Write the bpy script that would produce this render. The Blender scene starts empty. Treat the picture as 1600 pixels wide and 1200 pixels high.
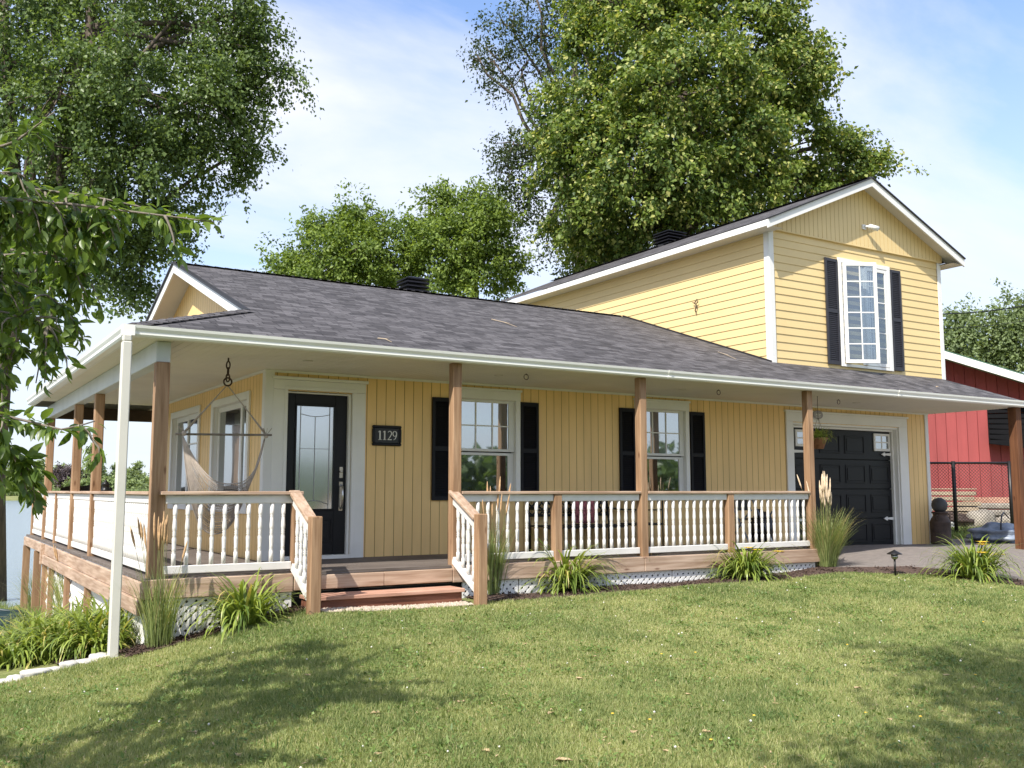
import bpy, bmesh, math, random
import numpy as np
from mathutils import Vector, Matrix

random.seed(7)
rng = np.random.default_rng(11)
SC = bpy.context.scene
COL = SC.collection

# ------------------------------------------------------------------ camera
CAM = np.array([-3.703, -11.739, 0.859])
FPX = 1504.24                      # focal length in pixels of a 1600 px wide frame
YAW, PITCH, ROLL = [math.radians(a) for a in (31.899, 6.305, -0.054)]
FWD = np.array([math.sin(YAW)*math.cos(PITCH), math.cos(YAW)*math.cos(PITCH), math.sin(PITCH)])
RGT = np.array([math.cos(YAW), -math.sin(YAW), 0.0])
UPV = np.cross(RGT, FWD)
cd = bpy.data.cameras.new('camera')
cam = bpy.data.objects.new('camera', cd)
COL.objects.link(cam)
cd.sensor_fit = 'HORIZONTAL'
cd.sensor_width = 36.0
cd.lens = 36.0*FPX/1600.0
cd.clip_start = 0.1
cd.clip_end = 9000
cam.matrix_world = Matrix(((RGT[0], UPV[0], -FWD[0], CAM[0]), (RGT[1], UPV[1], -FWD[1], CAM[1]),
                           (RGT[2], UPV[2], -FWD[2], CAM[2]), (0, 0, 0, 1)))
SC.camera = cam

# ------------------------------------------------------------------ light
SUN_TO = Vector((-0.593, -0.33, 0.734)).normalized()
SUN_EL = math.asin(SUN_TO.z)
SUN_ROT = math.atan2(SUN_TO.x, SUN_TO.y)
ld = bpy.data.lights.new('sun', 'SUN')
ld.energy = 3.35
ld.angle = math.radians(0.5)
ld.color = (1.0, 0.95, 0.86)
sun = bpy.data.objects.new('sun', ld)
COL.objects.link(sun)
sun.rotation_euler = SUN_TO.to_track_quat('Z', 'Y').to_euler()
sun.location = (-20, -15, 30)

W = bpy.data.worlds.new('World')
SC.world = W
W.use_nodes = True
nt = W.node_tree
nt.nodes.clear()
def wn(t, **k):
    n = nt.nodes.new(t)
    for a, b in k.items():
        setattr(n, a, b)
    return n
sky = wn('ShaderNodeTexSky', sky_type='NISHITA', sun_disc=False)
sky.sun_elevation = SUN_EL
sky.sun_rotation = SUN_ROT
sky.air_density = 1.0
sky.dust_density = 0.6
sky.ozone_density = 1.2
tc = wn('ShaderNodeTexCoord')
sep = wn('ShaderNodeSeparateXYZ')
nt.links.new(tc.outputs['Generated'], sep.inputs[0])
# direction flattened on a cloud layer high above the ground
zz = wn('ShaderNodeMath', operation='MAXIMUM'); zz.inputs[1].default_value = 0.0
nt.links.new(sep.outputs['Z'], zz.inputs[0])
za = wn('ShaderNodeMath', operation='ADD'); za.inputs[1].default_value = 0.22
nt.links.new(zz.outputs[0], za.inputs[0])
dv = wn('ShaderNodeVectorMath', operation='DIVIDE')
nt.links.new(tc.outputs['Generated'], dv.inputs[0])
nt.links.new(za.outputs[0], dv.inputs[1])
mp = wn('ShaderNodeMapping')
mp.inputs['Rotation'].default_value = (0, 0, math.radians(35))
mp.inputs['Scale'].default_value = (0.75, 1.7, 1.0)
mp.inputs['Location'].default_value = (2.35, 0.55, 0.0)
nt.links.new(dv.outputs[0], mp.inputs[0])
nz = wn('ShaderNodeTexNoise')
nz.inputs['Scale'].default_value = 1.05
nz.inputs['Detail'].default_value = 8
nz.inputs['Roughness'].default_value = 0.55
nz.inputs['Distortion'].default_value = 0.35
nt.links.new(mp.outputs[0], nz.inputs['Vector'])
cr = wn('ShaderNodeValToRGB')
cr.color_ramp.elements[0].position = 0.40
cr.color_ramp.elements[0].color = (0.0, 0.0, 0.0, 1)
cr.color_ramp.elements[1].position = 0.68
cr.color_ramp.elements[1].color = (0.9, 0.9, 0.9, 1)
nt.links.new(nz.outputs['Fac'], cr.inputs[0])
# thicker pale veil towards the horizon
hz = wn('ShaderNodeMapRange'); hz.inputs['From Min'].default_value = 0.0; hz.inputs['From Max'].default_value = 0.45
hz.inputs['To Min'].default_value = 0.85; hz.inputs['To Max'].default_value = 0.02
nt.links.new(zz.outputs[0], hz.inputs[0])
mixc = wn('ShaderNodeMix', data_type='RGBA')
nt.links.new(cr.outputs[0], mixc.inputs['Factor'])
tint = wn('ShaderNodeMix', data_type='RGBA', blend_type='MULTIPLY')
tint.inputs['Factor'].default_value = 1.0
tint.inputs['B'].default_value = (0.80, 0.83, 0.92, 1)
nt.links.new(sky.outputs[0], tint.inputs['A'])
nt.links.new(tint.outputs['Result'], mixc.inputs['A'])
mixc.inputs['B'].default_value = (3.7, 3.65, 3.8, 1)
bg = wn('ShaderNodeBackground')
bg.inputs['Strength'].default_value = 0.15
mixh = wn('ShaderNodeMix', data_type='RGBA')
nt.links.new(hz.outputs[0], mixh.inputs['Factor'])
nt.links.new(mixc.outputs['Result'], mixh.inputs['A'])
mixh.inputs['B'].default_value = (2.55, 2.8, 3.2, 1)
nt.links.new(mixh.outputs['Result'], bg.inputs['Color'])
wo = wn('ShaderNodeOutputWorld')
nt.links.new(bg.outputs[0], wo.inputs[0])

SC.view_settings.view_transform = 'Standard'
SC.view_settings.look = 'None'
SC.view_settings.exposure = 1.1
SC.view_settings.gamma = 1.0
SC.render.engine = 'CYCLES'
SC.cycles.max_bounces = 8
SC.cycles.transparent_max_bounces = 12
SC.cycles.sample_clamp_indirect = 6
try:
    SC.cycles.use_denoising = True
except Exception:
    pass

# ------------------------------------------------------------------ picture ray helpers (layout only)
def ray(px, py):
    return FWD + RGT*(px-800)/FPX - UPV*(py-600)/FPX
def at_depth(px, py, d):
    return CAM + ray(px, py)*d
def on_plane(px, py, ax, v):
    d = ray(px, py)
    return CAM + d*(v-CAM[ax])/d[ax]
def to_px(p):
    d = np.asarray(p, float) - CAM
    z = d@FWD
    return 800+FPX*(d@RGT)/z, 600-FPX*(d@UPV)/z, z

# ------------------------------------------------------------------ materials
def new_mat(name):
    m = bpy.data.materials.new(name)
    m.use_nodes = True
    t = m.node_tree
    b = t.nodes['Principled BSDF']
    return m, t, b
def N(t, kind, **k):
    n = t.nodes.new(kind)
    for a, b in k.items():
        setattr(n, a, b)
    return n
def rgba(c):
    return (c[0], c[1], c[2], 1.0)
def simple(name, col, rough=0.5, metal=0.0, var=0.12, scale=6.0, bump=0.0, bscale=60.0, spec=0.5, stretch=(1, 1, 1)):
    m, t, b = new_mat(name)
    b.inputs['Roughness'].default_value = rough
    b.inputs['Metallic'].default_value = metal
    b.inputs['Specular IOR Level'].default_value = spec
    tcn = N(t, 'ShaderNodeTexCoord')
    mpn = N(t, 'ShaderNodeMapping')
    mpn.inputs['Scale'].default_value = stretch
    t.links.new(tcn.outputs['Object'], mpn.inputs[0])
    n1 = N(t, 'ShaderNodeTexNoise')
    n1.inputs['Scale'].default_value = scale
    n1.inputs['Detail'].default_value = 6
    n1.inputs['Roughness'].default_value = 0.6
    t.links.new(mpn.outputs[0], n1.inputs['Vector'])
    mx = N(t, 'ShaderNodeMix', data_type='RGBA')
    mx.inputs['A'].default_value = rgba([c*(1-var) for c in col])
    mx.inputs['B'].default_value = rgba([min(1, c*(1+var)) for c in col])
    mr = N(t, 'ShaderNodeMapRange')
    mr.inputs['From Min'].default_value = 0.3; mr.inputs['From Max'].default_value = 0.7
    t.links.new(n1.outputs['Fac'], mr.inputs[0])
    t.links.new(mr.outputs[0], mx.inputs['Factor'])
    t.links.new(mx.outputs['Result'], b.inputs['Base Color'])
    if bump > 0:
        n2 = N(t, 'ShaderNodeTexNoise')
        n2.inputs['Scale'].default_value = bscale
        n2.inputs['Detail'].default_value = 4
        t.links.new(mpn.outputs[0], n2.inputs['Vector'])
        bp = N(t, 'ShaderNodeBump')
        bp.inputs['Strength'].default_value = bump
        bp.inputs['Distance'].default_value = 0.02
        t.links.new(n2.outputs['Fac'], bp.inputs['Height'])
        t.links.new(bp.outputs[0], b.inputs['Normal'])
    return m
def wood(name, ca, cb, axis, rough=0.75):
    st = [9, 9, 9]; st[axis] = 0.55
    m, t, b = new_mat(name)
    b.inputs['Roughness'].default_value = rough
    b.inputs['Specular IOR Level'].default_value = 0.25
    tcn = N(t, 'ShaderNodeTexCoord'); mpn = N(t, 'ShaderNodeMapping')
    mpn.inputs['Scale'].default_value = st
    t.links.new(tcn.outputs['Object'], mpn.inputs[0])
    n1 = N(t, 'ShaderNodeTexNoise'); n1.inputs['Scale'].default_value = 3.0; n1.inputs['Detail'].default_value = 8; n1.inputs['Distortion'].default_value = 0.6
    t.links.new(mpn.outputs[0], n1.inputs['Vector'])
    n2 = N(t, 'ShaderNodeTexNoise'); n2.inputs['Scale'].default_value = 1.1; n2.inputs['Detail'].default_value = 2
    t.links.new(tcn.outputs['Object'], n2.inputs['Vector'])
    r = N(t, 'ShaderNodeValToRGB')
    r.color_ramp.elements[0].position = 0.32; r.color_ramp.elements[0].color = rgba(ca)
    r.color_ramp.elements[1].position = 0.66; r.color_ramp.elements[1].color = rgba(cb)
    t.links.new(n1.outputs['Fac'], r.inputs[0])
    mx = N(t, 'ShaderNodeMix', data_type='RGBA', blend_type='MULTIPLY')
    mx.inputs['Factor'].default_value = 0.55
    t.links.new(r.outputs[0], mx.inputs['A'])
    r2 = N(t, 'ShaderNodeValToRGB')
    r2.color_ramp.elements[0].position = 0.3; r2.color_ramp.elements[0].color = (0.55, 0.5, 0.48, 1)
    r2.color_ramp.elements[1].position = 0.65; r2.color_ramp.elements[1].color = (1, 1, 1, 1)
    t.links.new(n2.outputs['Fac'], r2.inputs[0]); t.links.new(r2.outputs[0], mx.inputs['B'])
    # knots
    vo = N(t, 'ShaderNodeTexVoronoi'); vo.inputs['Scale'].default_value = 1.0
    mk = N(t, 'ShaderNodeMapping'); s2 = [7, 7, 7]; s2[axis] = 2.2; mk.inputs['Scale'].default_value = s2
    t.links.new(tcn.outputs['Object'], mk.inputs[0]); t.links.new(mk.outputs[0], vo.inputs['Vector'])
    r3 = N(t, 'ShaderNodeValToRGB')
    r3.color_ramp.elements[0].position = 0.05; r3.color_ramp.elements[0].color = (0.35, 0.25, 0.2, 1)
    r3.color_ramp.elements[1].position = 0.13; r3.color_ramp.elements[1].color = (1, 1, 1, 1)
    t.links.new(vo.outputs['Distance'], r3.inputs[0])
    mx2 = N(t, 'ShaderNodeMix', data_type='RGBA', blend_type='MULTIPLY'); mx2.inputs['Factor'].default_value = 0.8
    t.links.new(mx.outputs['Result'], mx2.inputs['A']); t.links.new(r3.outputs[0], mx2.inputs['B'])
    t.links.new(mx2.outputs['Result'], b.inputs['Base Color'])
    bp = N(t, 'ShaderNodeBump'); bp.inputs['Strength'].default_value = 0.25; bp.inputs['Distance'].default_value = 0.01
    t.links.new(n1.outputs['Fac'], bp.inputs['Height']); t.links.new(bp.outputs[0], b.inputs['Normal'])
    return m
def shingle(name):
    m, t, b = new_mat(name)
    b.inputs['Roughness'].default_value = 0.9
    b.inputs['Specular IOR Level'].default_value = 0.2
    uv = N(t, 'ShaderNodeTexCoord')
    br = N(t, 'ShaderNodeTexBrick')
    br.offset = 0.37; br.offset_frequency = 2; br.squash = 0.7; br.squash_frequency = 3
    br.inputs['Scale'].default_value = 1.0
    br.inputs['Brick Width'].default_value = 0.24
    br.inputs['Row Height'].default_value = 0.13
    br.inputs['Mortar Size'].default_value = 0.007
    br.inputs['Mortar Smooth'].default_value = 0.2
    br.inputs['Bias'].default_value = 0.0
    br.inputs['Color1'].default_value = (0.043, 0.041, 0.0435, 1)
    br.inputs['Color2'].default_value = (0.140, 0.133, 0.138, 1)
    br.inputs['Mortar'].default_value = (0.018, 0.017, 0.019, 1)  # near-black joints painted as shadow lines between the shingle courses
    t.links.new(uv.outputs['UV'], br.inputs['Vector'])
    n1 = N(t, 'ShaderNodeTexNoise'); n1.inputs['Scale'].default_value = 1.1; n1.inputs['Detail'].default_value = 5
    mp1 = N(t, 'ShaderNodeMapping'); mp1.inputs['Scale'].default_value = (3.4, 7.6, 1)
    t.links.new(uv.outputs['UV'], mp1.inputs[0]); t.links.new(mp1.outputs[0], n1.inputs['Vector'])
    r = N(t, 'ShaderNodeValToRGB')
    r.color_ramp.elements[0].position = 0.40; r.color_ramp.elements[0].color = (0.026, 0.022, 0.025, 1)
    r.color_ramp.elements[1].position = 0.62; r.color_ramp.elements[1].color = (0.130, 0.120, 0.126, 1)
    t.links.new(n1.outputs['Fac'], r.inputs[0])
    mx = N(t, 'ShaderNodeMix', data_type='RGBA'); mx.inputs['Factor'].default_value = 0.22
    t.links.new(br.outputs['Color'], mx.inputs['A']); t.links.new(r.outputs[0], mx.inputs['B'])
    n3 = N(t, 'ShaderNodeTexNoise'); n3.inputs['Scale'].default_value = 160; n3.inputs['Detail'].default_value = 2
    t.links.new(uv.outputs['UV'], n3.inputs['Vector'])
    r3 = N(t, 'ShaderNodeMapRange'); r3.inputs['From Min'].default_value = 0.3; r3.inputs['From Max'].default_value = 0.7
    r3.inputs['To Min'].default_value = 0.65; r3.inputs['To Max'].default_value = 1.3
    t.links.new(n3.outputs['Fac'], r3.inputs[0])
    # faint lichen / fading over whole roof
    n4 = N(t, 'ShaderNodeTexNoise'); n4.inputs['Scale'].default_value = 0.45; n4.inputs['Detail'].default_value = 4
    t.links.new(uv.outputs['UV'], n4.inputs['Vector'])
    r4 = N(t, 'ShaderNodeMapRange'); r4.inputs['From Min'].default_value = 0.3; r4.inputs['From Max'].default_value = 0.7
    r4.inputs['To Min'].default_value = 0.9; r4.inputs['To Max'].default_value = 1.1
    t.links.new(n4.outputs['Fac'], r4.inputs[0])
    mm = N(t, 'ShaderNodeMath', operation='MULTIPLY')
    t.links.new(r3.outputs[0], mm.inputs[0]); t.links.new(r4.outputs[0], mm.inputs[1])
    hs = N(t, 'ShaderNodeVectorMath', operation='SCALE')
    t.links.new(mx.outputs['Result'], hs.inputs[0]); t.links.new(mm.outputs[0], hs.inputs['Scale'])
    t.links.new(hs.outputs[0], b.inputs['Base Color'])
    # tilted row profile: each course thicker at its lower edge
    sp = N(t, 'ShaderNodeSeparateXYZ'); t.links.new(uv.outputs['UV'], sp.inputs[0])
    dvn = N(t, 'ShaderNodeMath', operation='DIVIDE'); dvn.inputs[1].default_value = 0.13
    t.links.new(sp.outputs['Y'], dvn.inputs[0])
    fr = N(t, 'ShaderNodeMath', operation='FRACT'); t.links.new(dvn.outputs[0], fr.inputs[0])
    inv = N(t, 'ShaderNodeMath', operation='SUBTRACT'); inv.inputs[0].default_value = 1.0
    t.links.new(fr.outputs[0], inv.inputs[1])
    ad = N(t, 'ShaderNodeMath', operation='MULTIPLY_ADD'); ad.inputs[1].default_value = 0.5
    t.links.new(n1.outputs['Fac'], ad.inputs[0]); t.links.new(inv.outputs[0], ad.inputs[2])
    bp = N(t, 'ShaderNodeBump'); bp.inputs['Strength'].default_value = 0.6; bp.inputs['Distance'].default_value = 0.014
    t.links.new(ad.outputs[0], bp.inputs['Height']); t.links.new(bp.outputs[0], b.inputs['Normal'])
    return m
def leafmat(name, dark, light, trans=0.35, rough=0.5, third=None, spec=0.35):
    """tint attribute 0..1 runs dark -> light; values above 1 go to the third colour"""
    m, t, b = new_mat(name)
    b.inputs['Roughness'].default_value = rough
    b.inputs['Specular IOR Level'].default_value = spec
    at = N(t, 'ShaderNodeAttribute'); at.attribute_name = 'tint'
    r = N(t, 'ShaderNodeValToRGB')
    e = r.color_ramp.elements
    e[0].position = 0.0; e[0].color = rgba(dark)
    if third is None:
        e[1].position = 1.0; e[1].color = rgba(light)
    else:
        e[1].position = 0.8; e[1].color = rgba(light)
        x = e.new(1.0); x.color = rgba(third)
    t.links.new(at.outputs['Fac'], r.inputs[0])
    t.links.new(r.outputs[0], b.inputs['Base Color'])
    tr = N(t, 'ShaderNodeBsdfTranslucent')
    br = N(t, 'ShaderNodeMix', data_type='RGBA', blend_type='MULTIPLY'); br.inputs['Factor'].default_value = 1.0
    br.inputs['B'].default_value = (1.5, 1.45, 0.7, 1)
    t.links.new(r.outputs[0], br.inputs['A']); t.links.new(br.outputs['Result'], tr.inputs['Color'])
    ms = N(t, 'ShaderNodeMixShader'); ms.inputs[0].default_value = trans
    t.links.new(b.outputs[0], ms.inputs[1]); t.links.new(tr.outputs[0], ms.inputs[2])
    t.links.new(ms.outputs[0], t.nodes['Material Output'].inputs['Surface'])
    return m
def panemat(name, col, gl=0.3, rough=0.02, tint=(0.92, 0.97, 1.0)):
    m, t, b = new_mat(name)
    b.inputs['Base Color'].default_value = rgba(col)
    b.inputs['Roughness'].default_value = 0.15
    g = N(t, 'ShaderNodeBsdfGlossy'); g.inputs['Roughness'].default_value = rough
    g.inputs['Color'].default_value = rgba(tint)
    n = N(t, 'ShaderNodeTexNoise'); n.inputs['Scale'].default_value = 1.6; n.inputs['Detail'].default_value = 1
    tcn = N(t, 'ShaderNodeTexCoord'); t.links.new(tcn.outputs['Object'], n.inputs['Vector'])
    bp = N(t, 'ShaderNodeBump'); bp.inputs['Strength'].default_value = 0.05; bp.inputs['Distance'].default_value = 0.02
    t.links.new(n.outputs['Fac'], bp.inputs['Height']); t.links.new(bp.outputs[0], g.inputs['Normal'])
    ms = N(t, 'ShaderNodeMixShader'); ms.inputs[0].default_value = gl
    t.links.new(b.outputs[0], ms.inputs[1]); t.links.new(g.outputs[0], ms.inputs[2])
    t.links.new(ms.outputs[0], t.nodes['Material Output'].inputs['Surface'])
    return m

M = {}
M['yellow'] = simple('yellow_siding', (0.86, 0.585, 0.25), 0.55, var=0.08, scale=1.4, stretch=(2.5, 2.5, 0.5), bump=0.08, bscale=40)
M['yellow_groove'] = simple('yellow_groove', (0.47, 0.30, 0.115), 0.8, var=0.08)
M['yellow_up'] = simple('yellow_vinyl', (0.71, 0.535, 0.255), 0.5, var=0.04, scale=1.0, bump=0.05, bscale=50)
M['rail_white'] = simple('railing_paint', (0.66, 0.635, 0.605), 0.5, var=0.07, scale=5)
M['white'] = simple('white_paint', (0.74, 0.73, 0.70), 0.45, var=0.04, scale=2.5)
M['trim'] = simple('white_trim', (0.78, 0.77, 0.735), 0.5, var=0.05, scale=2.0)
M['gutter'] = simple('gutter_white', (0.80, 0.79, 0.74), 0.35, var=0.10, scale=1.3, stretch=(0.4, 0.4, 5))
M['soffit'] = simple('soffit_vinyl', (0.70, 0.665, 0.59), 0.6, var=0.06, scale=1.5)
M['black'] = simple('black_shutter', (0.006, 0.006, 0.009), 0.5, var=0.2, spec=0.25)
M['blackdoor'] = simple('black_door_paint', (0.0055, 0.006, 0.009), 0.42, var=0.15, spec=0.3)
M['black_metal'] = simple('black_metal', (0.012, 0.011, 0.011), 0.4, metal=0.3, var=0.2)
M['shutter_up'] = simple('upper_shutter', (0.026, 0.026, 0.034), 0.55, var=0.12)
WA, WB = (0.34, 0.225, 0.15), (0.55, 0.41, 0.305)
M['wood_x'] = wood('weathered_wood_x', WA, WB, 0)
M['wood_y'] = wood('weathered_wood_y', WA, WB, 1)
M['wood_z'] = wood('weathered_wood_z', (0.25, 0.145, 0.078), (0.43, 0.275, 0.165), 2)
M['wood_brown'] = wood('brown_wood_z', (0.10, 0.042, 0.02), (0.19, 0.082, 0.038), 2)
M['step_red'] = wood('red_stained_step', (0.40, 0.20, 0.135), (0.60, 0.36, 0.265), 0)
M['deck'] = wood('grey_deck', (0.10, 0.082, 0.07), (0.20, 0.17, 0.15), 0)
M['shingle'] = shingle('asphalt_shingle')
M['drip'] = simple('dark_drip_edge', (0.02, 0.018, 0.018), 0.5)
M['pane'] = panemat('window_pane', (0.012, 0.014, 0.016), 0.42)
M['pane_up'] = panemat('upper_window_pane', (0.10, 0.115, 0.13), 0.34)
def clear_pane(name, tint, gl):
    m, t, b = new_mat(name)
    tr = N(t, 'ShaderNodeBsdfTransparent'); tr.inputs['Color'].default_value = rgba(tint)
    g = N(t, 'ShaderNodeBsdfGlossy'); g.inputs['Roughness'].default_value = 0.02
    ms = N(t, 'ShaderNodeMixShader'); ms.inputs[0].default_value = gl
    t.links.new(tr.outputs[0], ms.inputs[1]); t.links.new(g.outputs[0], ms.inputs[2])
    t.links.new(ms.outputs[0], t.nodes['Material Output'].inputs['Surface'])
    return m
M['pane_clear'] = clear_pane('clear_window_pane', (0.62, 0.68, 0.72), 0.22)
M['pane_pale'] = panemat('pale_upper_pane', (0.16, 0.18, 0.18), 0.45)  # lighter base colour for the upper sash panes
M['doorglass'] = panemat('textured_door_glass', (0.20, 0.23, 0.24), 0.5, 0.12)
M['caming'] = simple('lead_came', (0.34, 0.34, 0.35), 0.4, metal=0.5)
M['chrome'] = simple('brushed_nickel', (0.55, 0.53, 0.5), 0.22, metal=1.0)
M['foundation'] = simple('white_foundation_sheet', (0.74, 0.72, 0.68), 0.6, var=0.08, scale=2, bump=0.5, bscale=3.5, stretch=(1, 1, 3.5))
M['rust'] = simple('rusty_can', (0.05, 0.031, 0.024), 0.7, var=0.5, scale=7, bump=0.2)
M['darkball'] = simple('dark_ball', (0.045, 0.045, 0.045), 0.6, var=0.3, bump=0.2, bscale=30)
M['rope'] = simple('cotton_rope', (0.40, 0.34, 0.29), 0.9, var=0.2, scale=20)
M['iron'] = simple('rusty_iron', (0.06, 0.035, 0.022), 0.6, metal=0.4, var=0.4, scale=20)
M['terracotta'] = simple('coco_pot', (0.26, 0.12, 0.06), 0.9, var=0.4, scale=18, bump=0.5, bscale=30)
M['cushion'] = simple('red_cushion', (0.30, 0.09, 0.10), 0.9, var=0.75, scale=26)
M['bark'] = simple('grey_bark', (0.10, 0.078, 0.062), 0.95, var=0.45, scale=3, bump=0.9, bscale=10, stretch=(3, 3, 0.6))
M['bark_pale'] = simple('pale_bark', (0.20, 0.17, 0.14), 0.95, var=0.4, scale=3, bump=0.6, bscale=12, stretch=(3, 3, 0.6))
M['red'] = simple('red_barn_boards', (0.31, 0.058, 0.058), 0.75, var=0.24, scale=1.5, stretch=(1, 1, 0.15))
M['green_roof'] = simple('green_metal_roof', (0.03, 0.09, 0.06), 0.5)
M['stone'] = simple('pale_stone', (0.29, 0.26, 0.22), 0.9, var=0.35, scale=4, bump=0.8, bscale=7)
M['stone_white'] = simple('white_stone', (0.50, 0.48, 0.44), 0.9, var=0.15, scale=8, bump=0.5, bscale=12)
M['tarp'] = simple('blue_grey_tarp', (0.17, 0.20, 0.25), 0.4, var=0.5, scale=5)
M['teal'] = simple('teal_boat_paint', (0.010, 0.028, 0.032), 0.45, var=0.25, scale=2)
M['mulch'] = simple('brown_mulch', (0.078, 0.047, 0.034), 0.95, var=0.55, scale=28, bump=1.0, bscale=40)
M['asphalt'] = simple('pinkish_asphalt', (0.195, 0.168, 0.15), 0.95, var=0.18, scale=9, bump=0.4, bscale=120)
M['path'] = simple('sandy_path', (0.30, 0.26, 0.20), 0.95, var=0.2, scale=3, bump=0.5, bscale=60)
M['gravel'] = simple('gravel_stone', (0.46, 0.38, 0.30), 0.9, var=0.35, scale=30)
M['flower'] = simple('yellow_petal', (0.75, 0.50, 0.05), 0.6, var=0.1)
M['flower_white'] = simple('clover_flower', (0.62, 0.60, 0.52), 0.8)
M['dryleaf'] = simple('dry_leaf', (0.46, 0.33, 0.19), 0.8, var=0.3, scale=30)
M['signgrey'] = simple('grey_oval_sign', (0.33, 0.32, 0.34), 0.6)
M['boards'] = simple('stacked_boards', (0.36, 0.29, 0.21), 0.9, var=0.3, scale=3, stretch=(1, 1, 8))
M['maple_leaf'] = leafmat('maple_leaf', (0.042, 0.085, 0.017), (0.215, 0.285, 0.055), 0.34, third=(0.52, 0.50, 0.18))
M['elm_leaf'] = leafmat('elm_leaf', (0.035, 0.055, 0.018), (0.08, 0.11, 0.035), 0.3)
M['poplar_leaf'] = leafmat('poplar_leaf', (0.05, 0.09, 0.028), (0.20, 0.275, 0.085), 0.42, rough=0.4)
M['shrubtree_leaf'] = leafmat('box_elder_leaf', (0.06, 0.11, 0.022), (0.29, 0.38, 0.08), 0.4)
M['cherry_leaf'] = leafmat('cherry_leaf', (0.04, 0.09, 0.02), (0.23, 0.32, 0.065), 0.48, rough=0.36, spec=0.5)
M['far_leaf'] = leafmat('far_leaf', (0.13, 0.175, 0.085), (0.34, 0.42, 0.18), 0.4)  # leaf colours paled to stand in for distance haze
M['purple_leaf'] = leafmat('purple_leaf', (0.06, 0.045, 0.05), (0.11, 0.085, 0.09), 0.2)
M['lily_leaf'] = leafmat('lily_leaf', (0.055, 0.11, 0.018), (0.33, 0.40, 0.085), 0.32, rough=0.38, third=(0.48, 0.40, 0.13))
M['reed_leaf'] = leafmat('reed_leaf', (0.19, 0.20, 0.07), (0.44, 0.43, 0.19), 0.4, third=(0.5, 0.4, 0.2))
M['reed_green'] = leafmat('green_reed_leaf', (0.12, 0.165, 0.055), (0.36, 0.42, 0.17), 0.36, third=(0.5, 0.42, 0.22))
M['plume'] = simple('tan_plume', (0.46, 0.29, 0.15), 0.9, var=0.3, scale=30)
M['plume_pale'] = simple('pale_plume', (0.66, 0.52, 0.36), 0.9, var=0.25, scale=30)
M['grass'] = leafmat('lawn_blade', (0.085, 0.15, 0.04), (0.375, 0.40, 0.16), 0.32, rough=0.55, third=(0.56, 0.49, 0.30), spec=0.3)
M['weed'] = leafmat('weed_leaf', (0.085, 0.15, 0.035), (0.20, 0.28, 0.075), 0.3)

def ground_mat():
    m, t, b = new_mat('lawn_soil')
    b.inputs['Roughness'].default_value = 0.95
    b.inputs['Specular IOR Level'].default_value = 0.1
    tcn = N(t, 'ShaderNodeTexCoord')
    a = N(t, 'ShaderNodeTexNoise'); a.inputs['Scale'].default_value = 0.55; a.inputs['Detail'].default_value = 6
    t.links.new(tcn.outputs['Object'], a.inputs['Vector'])
    c = N(t, 'ShaderNodeTexNoise'); c.inputs['Scale'].default_value = 22; c.inputs['Detail'].default_value = 6
    t.links.new(tcn.outputs['Object'], c.inputs['Vector'])
    r = N(t, 'ShaderNodeValToRGB')
    r.color_ramp.elements[0].position = 0.35; r.color_ramp.elements[0].color = (0.16, 0.19, 0.06, 1)
    r.color_ramp.elements[1].position = 0.66; r.color_ramp.elements[1].color = (0.28, 0.27, 0.12, 1)
    t.links.new(a.outputs['Fac'], r.inputs[0])
    r2 = N(t, 'ShaderNodeMapRange'); r2.inputs['From Min'].default_value = 0.3; r2.inputs['From Max'].default_value = 0.7
    r2.inputs['To Min'].default_value = 0.6; r2.inputs['To Max'].default_value = 1.25
    t.links.new(c.outputs['Fac'], r2.inputs[0])
    hs = N(t, 'ShaderNodeVectorMath', operation='SCALE')
    t.links.new(r.outputs[0], hs.inputs[0]); t.links.new(r2.outputs[0], hs.inputs['Scale'])
    t.links.new(hs.outputs[0], b.inputs['Base Color'])
    bp = N(t, 'ShaderNodeBump'); bp.inputs['Strength'].default_value = 0.7; bp.inputs['Distance'].default_value = 0.03
    t.links.new(c.outputs['Fac'], bp.inputs['Height']); t.links.new(bp.outputs[0], b.inputs['Normal'])
    return m
M['ground'] = ground_mat()
def water_mat():
    m, t, b = new_mat('lake_water')
    b.inputs['Base Color'].default_value = (0.17, 0.21, 0.215, 1)
    b.inputs['Roughness'].default_value = 0.2
    b.inputs['IOR'].default_value = 1.33
    b.inputs['Specular IOR Level'].default_value = 0.6
    tcn = N(t, 'ShaderNodeTexCoord'); mpn = N(t, 'ShaderNodeMapping'); mpn.inputs['Scale'].default_value = (0.6, 2.2, 1)
    mpn.inputs['Rotation'].default_value = (0, 0, math.radians(-8))
    t.links.new(tcn.outputs['Object'], mpn.inputs[0])
    n = N(t, 'ShaderNodeTexNoise'); n.inputs['Scale'].default_value = 1.3; n.inputs['Detail'].default_value = 5
    t.links.new(mpn.outputs[0], n.inputs['Vector'])
    bp = N(t, 'ShaderNodeBump'); bp.inputs['Strength'].default_value = 0.35; bp.inputs['Distance'].default_value = 0.12
    t.links.new(n.outputs['Fac'], bp.inputs['Height']); t.links.new(bp.outputs[0], b.inputs['Normal'])
    return m
M['water'] = water_mat()

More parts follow.
